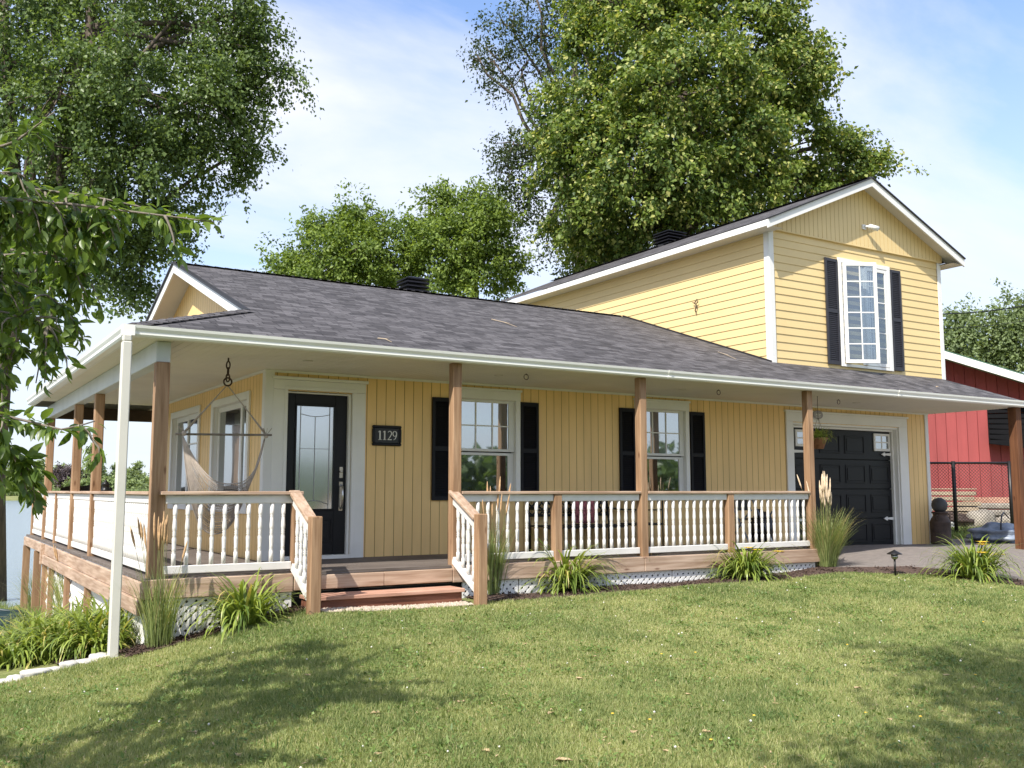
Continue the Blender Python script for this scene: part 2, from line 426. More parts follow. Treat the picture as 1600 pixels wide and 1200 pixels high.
# ------------------------------------------------------------------ object helpers
def tag(o, label=None, cat=None, group=None, kind=None):
    if label: o['label'] = label
    if cat: o['category'] = cat
    if group: o['group'] = group
    if kind: o['kind'] = kind
    return o
def empty(name, loc, label, cat, group=None, rz=0.0):
    o = bpy.data.objects.new(name, None)
    o.empty_display_size = 0.2
    COL.objects.link(o)
    o.location = loc; o.rotation_euler = (0, 0, rz)
    return tag(o, label, cat, group)
def link(name, me, mat, parent=None):
    if mat is not None:
        me.materials.append(mat)
    o = bpy.data.objects.new(name, me)
    COL.objects.link(o)
    if parent is not None:
        o.parent = parent
        lx = parent
        off = Vector((0, 0, 0))
    return o
def copy_tree(o, parent=None):
    c = o.copy(); COL.objects.link(c)
    if parent is not None:
        c.parent = parent
    for ch in list(o.children):
        copy_tree(ch, c)
    return c

class MB:
    def __init__(s):
        s.v = []; s.f = []; s.sm = []
    def add(s, vs, fs, smooth=False):
        b = len(s.v)
        s.v += [tuple(float(c) for c in p) for p in vs]
        s.f += [tuple(i+b for i in f) for f in fs]
        s.sm += [smooth]*len(fs)
        return s
    def box(s, x0, x1, y0, y1, z0, z1):
        x0, x1 = min(x0, x1), max(x0, x1); y0, y1 = min(y0, y1), max(y0, y1); z0, z1 = min(z0, z1), max(z0, z1)
        v = [(x0, y0, z0), (x1, y0, z0), (x1, y1, z0), (x0, y1, z0), (x0, y0, z1), (x1, y0, z1), (x1, y1, z1), (x0, y1, z1)]
        return s.add(v, [(0, 3, 2, 1), (4, 5, 6, 7), (0, 1, 5, 4), (1, 2, 6, 5), (2, 3, 7, 6), (3, 0, 4, 7)])
    def bar(s, p, q, w, h, up=(0, 0, 1)):
        """square bar from p to q; w across, h along the up direction"""
        p, q = Vector(p), Vector(q)
        d = (q-p).normalized()
        u = Vector(up)
        a = d.cross(u)
        if a.length < 1e-4:
            a = d.cross(Vector((0, 1, 0)))
        a.normalize(); u = a.cross(d).normalized()
        v = []
        for c in (p, q):
            v += [c-a*w/2-u*h/2, c+a*w/2-u*h/2, c+a*w/2+u*h/2, c-a*w/2+u*h/2]
        return s.add(v, [(0, 3, 2, 1), (4, 5, 6, 7), (0, 1, 5, 4), (1, 2, 6, 5), (2, 3, 7, 6), (3, 0, 4, 7)])
    def tube(s, pts, rad, n=6, caps=True, smooth=True):
        pts = [Vector(p) for p in pts]
        if not hasattr(rad, '__len__'):
            rad = [rad]*len(pts)
        vs = []; fs = []
        d0 = (pts[1]-pts[0]).normalized()
        ref = Vector((0, 0, 1)) if abs(d0.z) < 0.9 else Vector((1, 0, 0))
        a = d0.cross(ref).normalized()
        for i, p in enumerate(pts):
            d = (pts[min(i+1, len(pts)-1)]-pts[max(i-1, 0)])
            d = d.normalized() if d.length > 1e-9 else d0
            a = (a - d*a.dot(d))
            a = a.normalized() if a.length > 1e-6 else d.orthogonal().normalized()
            b = d.cross(a)
            for k in range(n):
                t = 2*math.pi*k/n
                vs.append(p + (a*math.cos(t)+b*math.sin(t))*rad[i])
        for i in range(len(pts)-1):
            for k in range(n):
                k2 = (k+1) % n
                fs.append((i*n+k, i*n+k2, (i+1)*n+k2, (i+1)*n+k))
        s.add(vs, fs, smooth)
        if caps:
            b = len(s.v)-len(vs)
            s.f.append(tuple(b+k for k in reversed(range(n)))); s.sm.append(False)
            e = b+(len(pts)-1)*n
            s.f.append(tuple(e+k for k in range(n))); s.sm.append(False)
        return s
    def lathe(s, prof, c=(0, 0, 0), n=12, smooth=True):
        vs = []; fs = []
        for r, z in prof:
            for k in range(n):
                t = 2*math.pi*k/n
                vs.append((c[0]+r*math.cos(t), c[1]+r*math.sin(t), c[2]+z))
        for i in range(len(prof)-1):
            for k in range(n):
                k2 = (k+1) % n
                fs.append((i*n+k, i*n+k2, (i+1)*n+k2, (i+1)*n+k))
        s.add(vs, fs, smooth)
        b = len(s.v)-len(vs)
        s.f.append(tuple(b+k for k in reversed(range(n)))); s.sm.append(False)
        e = b+(len(prof)-1)*n
        s.f.append(tuple(e+k for k in range(n))); s.sm.append(False)
        return s
    def prism(s, poly, axis, a, b):
        """extrude a 2D polygon (in the two other axes, in order) along axis from a to b"""
        def mk(p, h):
            if axis == 0: return (h, p[0], p[1])
            if axis == 1: return (p[0], h, p[1])
            return (p[0], p[1], h)
        n = len(poly)
        vs = [mk(p, a) for p in poly]+[mk(p, b) for p in poly]
        fs = [tuple(range(n)), tuple(range(2*n-1, n-1, -1))]
        for i in range(n):
            j = (i+1) % n
            fs.append((i, i+n, j+n, j))
        return s.add(vs, fs)
    def build(s, name, mat, parent=None, bevel=0.0, uv=None, fix=True):
        me = bpy.data.meshes.new(name)
        me.from_pydata(s.v, [], s.f)
        me.polygons.foreach_set('use_smooth', s.sm)
        if uv is not None:
            l = me.uv_layers.new(name='UVMap')
            for lp in me.loops:
                l.data[lp.index].uv = uv(s.v[lp.vertex_index])
        if fix:
            bm = bmesh.new(); bm.from_mesh(me)
            bmesh.ops.recalc_face_normals(bm, faces=bm.faces)
            bm.to_mesh(me); bm.free()
        me.update()
        o = link(name, me, mat, parent)
        if parent is not None and parent.type == 'EMPTY' and parent.location.length > 0 and not getattr(s, 'local', False):
            o.location = -Vector(parent.location)
        if bevel > 0:
            bv = o.modifiers.new('bevel', 'BEVEL'); bv.width = bevel; bv.segments = 1; bv.limit_method = 'ANGLE'
        return o

def np_mesh(name, V, F, mat, tint=None, parent=None, smooth=False):
    """V (n,3) F (m,k) equal sized faces"""
    V = np.ascontiguousarray(V, np.float32); F = np.ascontiguousarray(F, np.int32)
    m, k = F.shape
    me = bpy.data.meshes.new(name)
    me.vertices.add(len(V)); me.vertices.foreach_set('co', V.ravel())
    me.loops.add(m*k); me.loops.foreach_set('vertex_index', F.ravel())
    me.polygons.add(m)
    me.polygons.foreach_set('loop_start', np.arange(0, m*k, k, dtype=np.int32))
    if smooth:
        me.polygons.foreach_set('use_smooth', np.ones(m, bool))
    if tint is not None:
        at = me.attributes.new('tint', 'FLOAT', 'FACE')
        at.data.foreach_set('value', np.ascontiguousarray(tint, np.float32))
    me.update(calc_edges=True)
    me.validate()
    return link(name, me, mat, parent)
def norm(a):
    return a/np.maximum(np.linalg.norm(a, axis=-1, keepdims=True), 1e-9)
def leaf_arrays(P, D, Nn, L, Wd, fold=0.25):
    """folded rhombic leaves: two triangles each"""
    n = len(P)
    D = norm(D); S = norm(np.cross(D, Nn)); Nn = np.cross(S, D)
    L = L[:, None]; Wd = Wd[:, None]
    base = P; tip = P + D*L
    lf = P + D*L*0.42 + S*Wd*0.5 + Nn*Wd*fold
    rt = P + D*L*0.42 - S*Wd*0.5 + Nn*Wd*fold
    V = np.stack([base, rt, tip, lf], 1).reshape(-1, 3)
    i = np.arange(n)*4
    F = np.concatenate([np.stack([i, i+1, i+2], 1), np.stack([i, i+2, i+3], 1)], 0)
    return V, F
def rand_dir(n):
    return norm(rng.normal(size=(n, 3)))

# ------------------------------------------------------------------ terrain
def sm(x, a, b):
    t = np.clip((x-a)/(b-a), 0, 1)
    return t*t*(3-2*t)
WATER_Z = -2.0
def gz(x, y):
    x = np.asarray(x, float); y = np.asarray(y, float)
    d = np.clip(-0.2-x, 0, None)
    w = np.interp(y, [-11, -6, -2.5], [0.03, 0.4, 1.0])
    z = -0.385 + 0.043*np.clip(y+2.5, -14, 0) + 0.07*sm(x, 4.0, 8.0)
    z = z - (0.17*np.minimum(d, 2)+0.05*np.clip(d-2, 0, 30))*w
    xo = 0.36*np.clip(y-9, 0, None)
    s = 1-sm(x-xo, -1.0, 1.5)
    z = z - 0.082*np.clip(y+2, 0, 60)*s
    z = z + 0.155*sm(x, 7.0, 11.0)*sm(y, -4.5, -0.6)
    z = z - 6.0*sm(y, 70, 110)*(1-s)
    z = z - 0.12*np.clip(-9-x, 0, 40)*sm(y, -14, 0)
    z = np.maximum(z, -4.5)
    r = np.hypot(x-CAM[0], y-CAM[1])
    far = sm(r, 306, 318)*sm(y, -60, 20)
    z = z*(1-far) + (-0.9)*far
    # gentle unevenness
    z = z + 0.02*np.sin(x*1.3+0.4*y)*np.cos(y*1.1) + 0.012*np.sin(3.1*x+1.7)*np.sin(2.7*y)
    return z
def axis_vals(a, b, st, far):
    mid = np.arange(a, b+1e-6, st)
    g = [0.0]; s = st
    while g[-1] < far:
        s *= 1.16; g.append(g[-1]+s)
    g = np.array(g[1:])
    return np.concatenate([a-g[::-1], mid, b+g])
def build_ground():
    xs = axis_vals(-8, 19, 0.22, 3500); ys = axis_vals(-13, 20, 0.22, 3500)
    X, Y = np.meshgrid(xs, ys)
    V = np.stack([X, Y, gz(X, Y)], -1).reshape(-1, 3)
    nx, ny = len(xs), len(ys)
    i = (np.arange(ny-1)[:, None]*nx + np.arange(nx-1)[None, :]).ravel()
    F = np.stack([i, i+1, i+1+nx, i+nx], 1)
    o = np_mesh('ground', V, F, M['ground'], smooth=True)
    tag(o, kind='structure')
build_ground()
wmb = MB().add([(-3000, -300, WATER_Z), (3000, -300, WATER_Z), (3000, 3000, WATER_Z), (-3000, 3000, WATER_Z)], [(0, 1, 2, 3)])
tag(wmb.build('lake', M['water'], fix=False), kind='structure')

def resample(pts, n):
    pts = np.array(pts, float)
    s = np.concatenate([[0], np.cumsum(np.linalg.norm(np.diff(pts, axis=0), axis=1))])
    t = np.linspace(0, s[-1], n)
    return np.stack([np.interp(t, s, pts[:, k]) for k in range(pts.shape[1])], 1)
def drape(name, A, B, mat, nv=40, nu=8, off=0.02, wob=0.0, kind='structure'):
    A = resample(A, nv); B = resample(B, nv)
    if wob:
        B = B + wob*np.sin(np.arange(nv)[:, None]*np.array([1.7, 2.3]))
    t = np.linspace(0, 1, nu)[:, None, None]
    Pp = A[None]*(1-t)+B[None]*t
    Z = gz(Pp[..., 0], Pp[..., 1])+off
    V = np.concatenate([Pp, Z[..., None]], -1).reshape(-1, 3)
    i = (np.arange(nu-1)[:, None]*nv + np.arange(nv-1)[None, :]).ravel()
    F = np.stack([i, i+1, i+1+nv, i+nv], 1)
    o = np_mesh(name, V, F, mat, smooth=True)
    return tag(o, kind=kind)
DRIVE_A = [(7.95, -0.02), (13.3, -0.02), (14.6, 0.5), (19, 0.5), (22, -6)]
DRIVE_B = [(7.98, -1.9), (8.75, -2.62), (9.25, -3.9), (9.85, -8), (10.6, -18)]
MULCH1_A = [(1.85, -1.70), (7.95, -1.70)]
MULCH1_B = [(1.85, -2.25), (3.4, -2.40), (5.5, -2.42), (7.6, -2.42)]
MULCH2_A = [(7.75, -1.85), (8.3, -2.3), (8.8, -2.65), (9.3, -3.9), (9.9, -8), (10.65, -18)]
MULCH2_B = [(7.55, -2.42), (8.0, -2.75), (8.45, -3.15), (8.75, -4.4), (9.4, -8), (10.2, -18)]
MULCH3_A = [(-1.75, -1.72), (-0.2, -1.72)]
MULCH3_B = [(-1.95, -2.2), (-0.2, -2.1)]
drape('driveway', DRIVE_A, DRIVE_B, M['asphalt'], nv=50, nu=14, off=0.012)
drape('mulch_bed', MULCH1_A, MULCH1_B, M['mulch'], off=0.02, wob=0.03)
drape('mulch_bed', MULCH2_A, MULCH2_B, M['mulch'], off=0.025, wob=0.03)
drape('mulch_bed', MULCH3_A, MULCH3_B, M['mulch'], off=0.02, wob=0.03)
drape('mulch_bed', [(-1.6, -1.9), (-1.62, 6.0)], [(-2.45, -1.75), (-2.35, 6.0)], M['mulch'], off=0.02)
drape('path', [(-2.45, -1.2), (-2.35, 4), (-2.2, 9)], [(-4.6, -1.5), (-4.4, 4), (-4.2, 9)], M['path'], off=0.03)

# ------------------------------------------------------------------ the house
house = empty('house', (0, 0, 0), 'yellow cottage with black shutters, grey shingle roof and a railed wooden veranda', 'house')
ZS = 2.36                                   # veranda ceiling
EX, EY, ZE, MS = -1.94, -1.86, 2.475, 0.350  # eave lines, eave height, slope
RY, RX = 3.75, -0.36                        # ridge line y, left rake x
ZR = ZE + MS*(RY-EY)
XR = 13.2                                   # right end of the lower wall
def rz_front(y):
    return ZE+MS*(y-EY)

def board_wall(name, plane, a0, a1, z0, z1, openings, pitch, mat_face, mat_groove, off=0.0, ztop=None):
    """vertical tongue-and-groove boards; plane 'y' faces -y at y=off, plane 'x' faces -x at x=off"""
    mb = MB(); gb = MB()
    xs = [a0]
    x = a0
    while x < a1-1e-6:
        x = min(a1, x+pitch); xs.append(x)
    cuts = sorted({c for o in openings for c in o[:2] if a0 < c < a1})
    g = 0.009; dp = 0.010
    def q(target, u0, u1, za, zb, d0, d1, zb2=None):
        zb2 = zb if zb2 is None else zb2
        if plane == 'y':
            target.add([(u0, off+d0, za), (u1, off+d1, za), (u1, off+d1, zb2), (u0, off+d0, zb)], [(0, 1, 2, 3)])
        else:
            target.add([(off+d0, u0, za), (off+d1, u1, za), (off+d1, u1, zb2), (off+d0, u0, zb)], [(3, 2, 1, 0)])
    for i in range(len(xs)-1):
        l, r = xs[i], xs[i+1]
        segs = [(l, l+g/2, 'gl'), (l+g/2, r-g/2, 'f'), (r-g/2, r, 'gr')]
        for (s0, s1, k) in segs:
            pts = [s0]+[c for c in cuts if s0 < c < s1]+[s1]
            for u0, u1 in zip(pts[:-1], pts[1:]):
                if u1-u0 < 1e-5:
                    continue
                um = 0.5*(u0+u1)
                iv = [(z0, z1)]
                for (o0, o1, oz0, oz1) in openings:
                    if o0 < um < o1:
                        nv = []
                        for (a, b) in iv:
                            if oz0 > a: nv.append((a, min(b, oz0)))
                            if oz1 < b: nv.append((max(a, oz1), b))
                        iv = [(a, b) for a, b in nv if b-a > 1e-4]
                for n_, (a, b) in enumerate(iv):
                    tb, tb2 = b, b
                    if ztop is not None and b == z1:
                        tb, tb2 = ztop(u0), ztop(u1)
                        if max(tb, tb2) <= a: continue
                        tb, tb2 = max(tb, a+1e-3), max(tb2, a+1e-3)
                    if k == 'f':
                        q(mb, u0, u1, a, tb, 0, 0, tb2)
                    elif k == 'gl':
                        q(gb, u0, u1, a, tb, dp, 0, tb2)
                    else:
                        q(gb, u0, u1, a, tb, 0, dp, tb2)
    me_mb = MB(); me_mb.v = mb.v+gb.v
    me_mb.f = mb.f+[tuple(i+len(mb.v) for i in f) for f in gb.f]
    me_mb.sm = [False]*len(me_mb.f)
    o = me_mb.build(name, mat_face, house, fix=False)
    o.data.materials.append(mat_groove)
    idx = [0]*len(mb.f)+[1]*len(gb.f)
    o.data.polygons.foreach_set('material_index', idx)
    return o

DOOR = (0.27, 1.135, 0.045, 2.10)
WIN1 = (2.70, 3.66, 0.82, 2.14)
WIN2 = (5.92, 6.90, 0.82, 2.14)
GAR = (9.40, 12.30, -0.6, 2.05)
board_wall('front_wall', 'y', 0.0, XR, -0.45, ZS, [DOOR, WIN1, WIN2, GAR], 0.1355, M['yellow'], M['yellow_groove'])
LW1 = (0.72, 2.38, 0.66, 2.05)
LW2 = (3.25, 4.95, 0.66, 2.05)
board_wall('side_wall', 'x', 0.0, 6.2, -0.1, ZS, [LW1, LW2], 0.1355, M['yellow'], M['yellow_groove'])
sh = MB()
sh.add([(XR, 0, -0.45), (XR, 6.2, -0.45), (XR, 6.2, ZS), (XR, 0, ZS)], [(0, 1, 2, 3)])
sh.add([(0, 6.2, -0.45), (XR, 6.2, -0.45), (XR, 6.2, ZS), (0, 6.2, ZS)], [(3, 2, 1, 0)])
sh.build('back_wall', M['yellow'], house, fix=False)
# dark-coloured box standing in for the unlit rooms behind the panes
MB().box(0.12, 8.3, 0.22, 6.1, -0.05, 2.3).build('unlit_interior_box', simple('unlit_room_tone', (0.03, 0.028, 0.026), 0.9), house)

# corner boards and wall-top moulding
mb = MB()
mb.box(-0.02, 0.095, -0.022, -0.002, -0.02, ZS-0.03)
mb.box(-0.022, -0.002, -0.002, 0.09, -0.02, ZS-0.03)
mb.build('corner_board', M['white'], house)
mb = MB()
mb.box(XR-0.075, XR+0.02, -0.022, -0.002, -0.3, ZS-0.03)
mb.box(XR+0.002, XR+0.022, -0.002, 0.08, -0.3, ZS-0.03)
mb.build('corner_board', M['white'], house)
mb = MB()
mb.box(-0.03, XR+0.03, -0.030, -0.003, ZS-0.03, ZS-0.001)
mb.box(-0.030, -0.003, -0.003, 6.2, ZS-0.03, ZS-0.001)
mb.build('wall_moulding', M['white'], house)

# ---- main roof
def uv_front(p): return (p[0], (p[1]-EY)*math.sqrt(1+MS*MS))
def uv_side(p): return (p[1]+0.05, (p[0]-EX)*math.sqrt(1+MS*MS))
XE = 13.38
HB = EY+(RX-EX)                             # where the hip meets the rake
RB_Y, RB_Z = 5.9, ZR-MS*(5.9-RY)
YB = 7.2
front = MB()
n = 60
front.add([(EX, EY, ZE), (RX, HB, rz_front(HB)), (RX, RY, ZR), (XE, RY, ZR), (XE, EY, ZE)], [(4, 3, 2, 1, 0)])
roof = front.build('main_roof', M['shingle'], house, uv=uv_front, fix=False)
rear = MB().add([(RX, RY, ZR), (RX, RB_Y, RB_Z), (8.7, RB_Y, RB_Z), (8.7, RY, ZR)], [(0, 1, 2, 3)])
rear.add([(RX+0.02, RB_Y, RB_Z), (EX+0.6, YB, ZE), (8.7, YB, ZE), (8.7, RB_Y, RB_Z)], [(0, 1, 2, 3)])
rear.build('rear_roof', M['shingle'], house, uv=lambda p: (p[0], -(p[1]-RY)*1.06), fix=False)
sk = MB().add([(EX, EY, ZE), (EX, YB, ZE), (0.0, 5.6, ZE+MS*(0-EX)), (0.0, EY-EX, ZE+MS*(0-EX))], [(0, 3, 2, 1)])
sk.build('side_roof', M['shingle'], house, uv=uv_side, fix=False)
# hip and ridge caps
def cap_run(p, q, w, step=0.16):
    mb = MB(); p, q = Vector(p), Vector(q)
    L = (q-p).length; k = int(L/step); d = (q-p)/L
    a = d.cross(Vector((0, 0, 1))).normalized(); u = a.cross(d)
    for i in range(k):
        s0 = p+d*(i*step); s1 = p+d*(i*step+step*1.12)
        t0, t1 = 0.022, 0.012
        v = [s0-a*w+u*(t0-w*0.24), s0+u*t0, s0+a*w+u*(t0-w*0.24), s1-a*w+u*(t1-w*0.24), s1+u*t1, s1+a*w+u*(t1-w*0.24),
             s0-a*w-u*(w*0.24), s0-u*0.0, s0+a*w-u*(w*0.24)]
        mb.add(v, [(0, 1, 4, 3), (1, 2, 5, 4), (0, 6, 7, 1), (1, 7, 8, 2)])
    return mb
cm = cap_run((EX, EY, ZE), (RX, HB, rz_front(HB)), 0.13)
cm.build('hip_cap', M['shingle'], house, uv=lambda p: (p[0]*1.3, p[1]*0.9+p[2]), fix=False)
cap_run((RX, RY, ZR), (8.6, RY, ZR), 0.14).build('ridge_cap', M['shingle'], house, uv=lambda p: (p[0]+0.37, p[1]*2), fix=False)
# gable at the left end
def under_main(y):
    return (ZR-MS*abs(y-RY))-0.05
board_wall('gable_wall', 'x', 0.6, 6.4, 2.9, 9, [], 0.1355, M['yellow'], M['yellow_groove'], off=0.004, ztop=under_main)
gs = MB()
gs.add([(RX+0.02, HB, rz_front(HB)-0.055), (0.02, HB, rz_front(HB)-0.055), (0.02, RY, ZR-0.055), (RX+0.02, RY, ZR-0.055)], [(0, 3, 2, 1)])
gs.add([(RX+0.02, RB_Y, RB_Z-0.055), (0.02, RB_Y, RB_Z-0.055), (0.02, RY, ZR-0.055), (RX+0.02, RY, ZR-0.055)], [(0, 1, 2, 3)])
gs.build('gable_soffit', M['soffit'], house, fix=False)
gf = MB()
for (ya, za, yb, zb) in ((HB+0.02, rz_front(HB+0.02), RY, ZR), (RB_Y, RB_Z, RY, ZR)):
    sgn = 1 if yb > ya else -1
    h = 0.15
    poly = [(ya, za-0.012), (yb, zb-0.012), (yb, zb-0.012-h), (ya, za-0.012-h)]
    gf.prism(poly, 0, RX-0.0, RX+0.025)
gf.build('gable_fascia', M['white'], house)
ge = MB()
for (ya, za, yb, zb) in ((HB, rz_front(HB), RY, ZR), (RB_Y, RB_Z, RY, ZR)):
    poly = [(ya, za+0.012), (yb, zb+0.012), (yb, zb-0.011), (ya, za-0.011)]
    ge.prism(poly, 0, RX-0.03, RX+0.05)
ge.build('roof_edge', M['drip'], house)
# eaves: fascia, shingle edge, gutter
ed = MB()
ed.box(EX-0.01, XE, EY-0.015, EY+0.02, ZE-0.022, ZE-0.001)
ed.box(EX-0.015, EX+0.02, EY+0.02, YB, ZE-0.022, ZE-0.001)
ed.build('shingle_edge', M['drip'], house)
rk = MB()
poly = [(EY, ZE-0.014), (-0.2, rz_front(-0.2)-0.014), (-0.2, rz_front(-0.2)-0.16), (EY, ZE-0.115)]
rk.prism(poly, 0, XE-0.03, XE-0.004)
rk.box(EX+0.02, XE-0.03, EY+0.02, EY+0.045, ZS-0.005, ZE-0.024)
rk.box(EX+0.02, EX+0.045, EY+0.045, YB, ZS-0.005, ZE-0.024)
rk.build('fascia', M['white'], house)
GP = [(0.0, 0.0), (0.075, 0.0), (0.092, 0.02), (0.092, 0.05), (0.112, 0.085), (0.118, 0.115), (0.100, 0.115), (0.096, 0.09), (0.08, 0.055), (0.078, 0.02), (0.012, 0.012), (0.012, 0.115), (0.0, 0.115)]
gt = MB()
def gutter_run(mb, x0, x1):
    mb.prism([(EY+0.018-a, ZS-0.005+b*0.93) for a, b in GP], 0, x0, x1)
g0 = EX+0.018-0.118
gutter_run(gt, EX+0.01, 4.9); gutter_run(gt, 4.905, 9.75); gutter_run(gt, 9.755, XE)
gt.build('gutter', M['gutter'], house)
gt = MB()
gt.prism([(EX+0.018-a, ZS-0.005+b*0.93) for a, b in GP], 1, EY+0.012, YB)
o = gt.build('gutter', M['gutter'], house)
cc = MB()
for a, b in ((0.095, 0.0),):
    cc.box(EX-0.1, EX+0.012, EY-0.1, EY+0.012, ZS-0.004, ZS+0.006)
    cc.box(EX-0.10, EX-0.088, EY-0.1, EY+0.012, ZS+0.006, ZS+0.1)
    cc.box(EX-0.088, EX+0.012, EY-0.1, EY-0.088, ZS+0.006, ZS+0.1)
cc.build('gutter_joint', M['gutter'], house)
for xx in (4.9, 9.75):
    cc = MB()
    cc.prism([(EY+0.016-a*1.04, ZS-0.007+b*0.96) for a, b in GP[1:7]]+[(EY+0.016-0.09, ZS+0.1)], 0, xx-0.03, xx+0.03)
    cc.build('gutter_joint', M['gutter'], house)
# veranda ceiling: perforated vinyl, strips as real ridges
def soffit_strips(name, x0, x1, y0, y1, along):
    mb = MB(); p = 0.095
    if along == 'y':          # strip seams run along y
        k = int((x1-x0)/p)
        for i in range(k+1):
            a = x0+i*p; b = min(a+p, x1)
            if b-a < 0.01: continue
            mb.add([(a, y0, ZS+0.009), (a+0.013, y0, ZS), (b, y0, ZS), (a, y1, ZS+0.009), (a+0.013, y1, ZS), (b, y1, ZS)],
                   [(0, 1, 4, 3), (1, 2, 5, 4)])
    else:
        k = int((y1-y0)/p)
        for i in range(k+1):
            a = y0+i*p; b = min(a+p, y1)
            if b-a < 0.01: continue
            mb.add([(x0, a, ZS+0.009), (x0, a+0.013, ZS), (x0, b, ZS), (x1, a, ZS+0.009), (x1, a+0.013, ZS), (x1, b, ZS)],
                   [(0, 1, 4, 3), (1, 2, 5, 4)])
    return mb
s1 = soffit_strips('a', EX+0.04, XE-0.01, EY+0.04, 0.02, 'y')
s2 = soffit_strips('b', EX+0.04, 0.02, 0.02, YB+0.3, 'x')
s1.add(s2.v, s2.f)
s1.build('veranda_ceiling', M['soffit'], house, fix=False)
MB().add([(EX, 6.2, ZS), (5, 6.2, ZS), (5, YB+.3, ZS), (EX, YB+.3, ZS)], [(0, 1, 2, 3)]).build('rear_ceiling', M['soffit'], house, fix=False)

# ---- beams and posts of the veranda
BX = -1.60
beam = MB().box(BX-0.07, BX+0.07, -1.70, 7.4, 2.145, ZS-0.002)
beam.build('beam', simple('grey_wrapped_beam', (0.50, 0.52, 0.52), 0.5, var=0.1, scale=2), house, bevel=0.006)
MB().box(BX+0.07, 3.2, 7.26, 7.4, 2.145, ZS-0.003).build('beam', simple('dark_stained_beam', (0.06, 0.04, 0.03), 0.8), house, bevel=0.006)
def post(x, y, z0, z1, w=0.116, mat='wood_z'):
    return MB().box(x-w/2, x+w/2, y-w/2, y+w/2, z0, z1).build('porch_post', M[mat], house, bevel=0.008)
POSTX = [1.73, 4.55, 7.80]
FY = -1.74
for x in POSTX:
    post(x, FY, -0.02, ZS)
post(BX, -1.66, -0.02, 2.145, 0.135)
for y in (2.12, 3.98, 7.33):
    post(BX, y, -0.02, 2.145, 0.12, 'wood_z')
o = post(13.28, FY, float(gz(13.28, FY))-0.05, ZS, 0.16, 'wood_brown')
o['label'] = 'darker reddish brown corner post'
# downspout at the left corner
dx, dy = -2.0, -1.955
dsp = MB()
dsp.box(dx-0.045, dx+0.045, dy-0.045, dy+0.045, -0.75, 2.29)
dsp.box(dx-0.04, dx+0.04, dy-0.04, dy+0.04, 2.29, 2.356)
dsp.build('downspout', simple('cream_downspout', (0.58, 0.56, 0.50), 0.5, var=0.06, scale=2), house, bevel=0.01)

# ---- deck
dk = MB()
y = -1.78
while y < 0:
    dk.box(-1.70, 7.88, y, min(y+0.134, -0.004), -0.035, 0.0)
    y += 0.14
y = 0.02
while y < 9.4:
    dk.box(-1.70, -0.03, y, y+0.134, -0.035, 0.0)
    y += 0.14
dk.build('deck_floor', M['deck'], house)
rim = MB()
rim.box(-1.74, -0.235, -1.835, -1.795, -0.195, -0.006)
rim.box(-0.225, 0.80, -1.837, -1.797, -0.185, -0.036)
rim.box(0.803, 1.66, -1.833, -1.793, -0.185, -0.036)
rim.box(1.665, 4.50, -1.835, -1.795, -0.195, -0.006)
rim.box(4.505, 7.90, -1.838, -1.798, -0.195, -0.006)
rim.build('rim_board', M['wood_x'], house, bevel=0.006)
rim = MB()
rim.box(-1.745, -1.705, -1.79, 9.45, -0.195, -0.036)
rim.box(-1.775, -1.735, -1.82, 6.05, -0.345, -0.197)
rim.box(-1.80, -1.742, 6.05, 6.2, -0.36, -0.02)
rim.build('rim_board', M['wood_y'], house, bevel=0.006)
# white sheeting under the left side with supports
fd = MB()
yy = np.linspace(-1.795, 6.1, 60)
zz_ = np.linspace(-0.34, -1.5, 18)
vs = []
for i, y in enumerate(yy):
    for j, z in enumerate(zz_):
        vs.append((-1.68+0.018*math.sin(j*2.4+i*0.13)*min(1, j), y, z))
fs = [(i*18+j, (i+1)*18+j, (i+1)*18+j+1, i*18+j+1) for i in range(59) for j in range(17)]
fd.add(vs, fs, True)
fd.box(-1.69, -1.60, -1.80, -1.79, -1.0, -0.36)
fd.build('foundation_sheet', M['foundation'], house, fix=False)
for y in (-0.2, 1.55, 3.4, 5.2, 6.1, 7.4, 9.3):
    MB().box(-1.76, -1.69 if y < 6 else -1.64, y-0.05, y+0.05, -2.0, -0.2).build('support_post', M['wood_z'], house)
MB().box(-0.9, -0.78, 8.9, 9.0, -2.2, -0.04).build('support_post', M['wood_z'], house)
# lattice skirts
def lattice(x0, x1, z0f, z1):
    mb = MB(); w = 0.042; p = 0.094
    y = -1.79
    zlo = min(z0f(x0), z0f(x1))-0.02
    H = z1-zlo
    for sgn, yo in ((1, 0.0), (-1, 0.008)):
        c = x0-H
        while c < x1+H:
            # line x = c + sgn*(z-zlo)
            a = c if sgn > 0 else c+H
            pts = []
            za, zb = zlo, z1
            xa, xb = (c, c+H) if sgn > 0 else (c+H, c)
            # clip to x range
            t0, t1 = 0.0, 1.0
            dx_ = xb-xa
            for lim, s_ in ((x0, 1), (x1, -1)):
                f0 = s_*(xa-lim); f1 = s_*(xb-lim)
                if f0 < 0 and f1 < 0: t0 = 2; break
                if f0 < 0: t0 = max(t0, f0/(f0-f1))
                elif f1 < 0: t1 = min(t1, f0/(f0-f1))
            if t1-t0 > 0.02:
                p0 = (xa+dx_*t0, y+yo, zlo+H*t0); p1 = (xa+dx_*t1, y+yo, zlo+H*t1)
                mb.bar(p0, p1, 0.007, w, up=(-sgn, 0, 1))
            c += p
    mb.box(x0-0.012, x0+0.012, y-0.006, y+0.014, zlo, z1)
    mb.box(x1-0.012, x1+0.012, y-0.006, y+0.014, zlo, z1)
    mb.box(x0+.012, x1-.012, y-0.006, y+0.014, z1-0.02, z1)
    return mb.build('lattice_panel', M['white'], house)
lf = lambda x: float(gz(x, -1.9))
lattice(-1.60, -0.25, lf, -0.20)
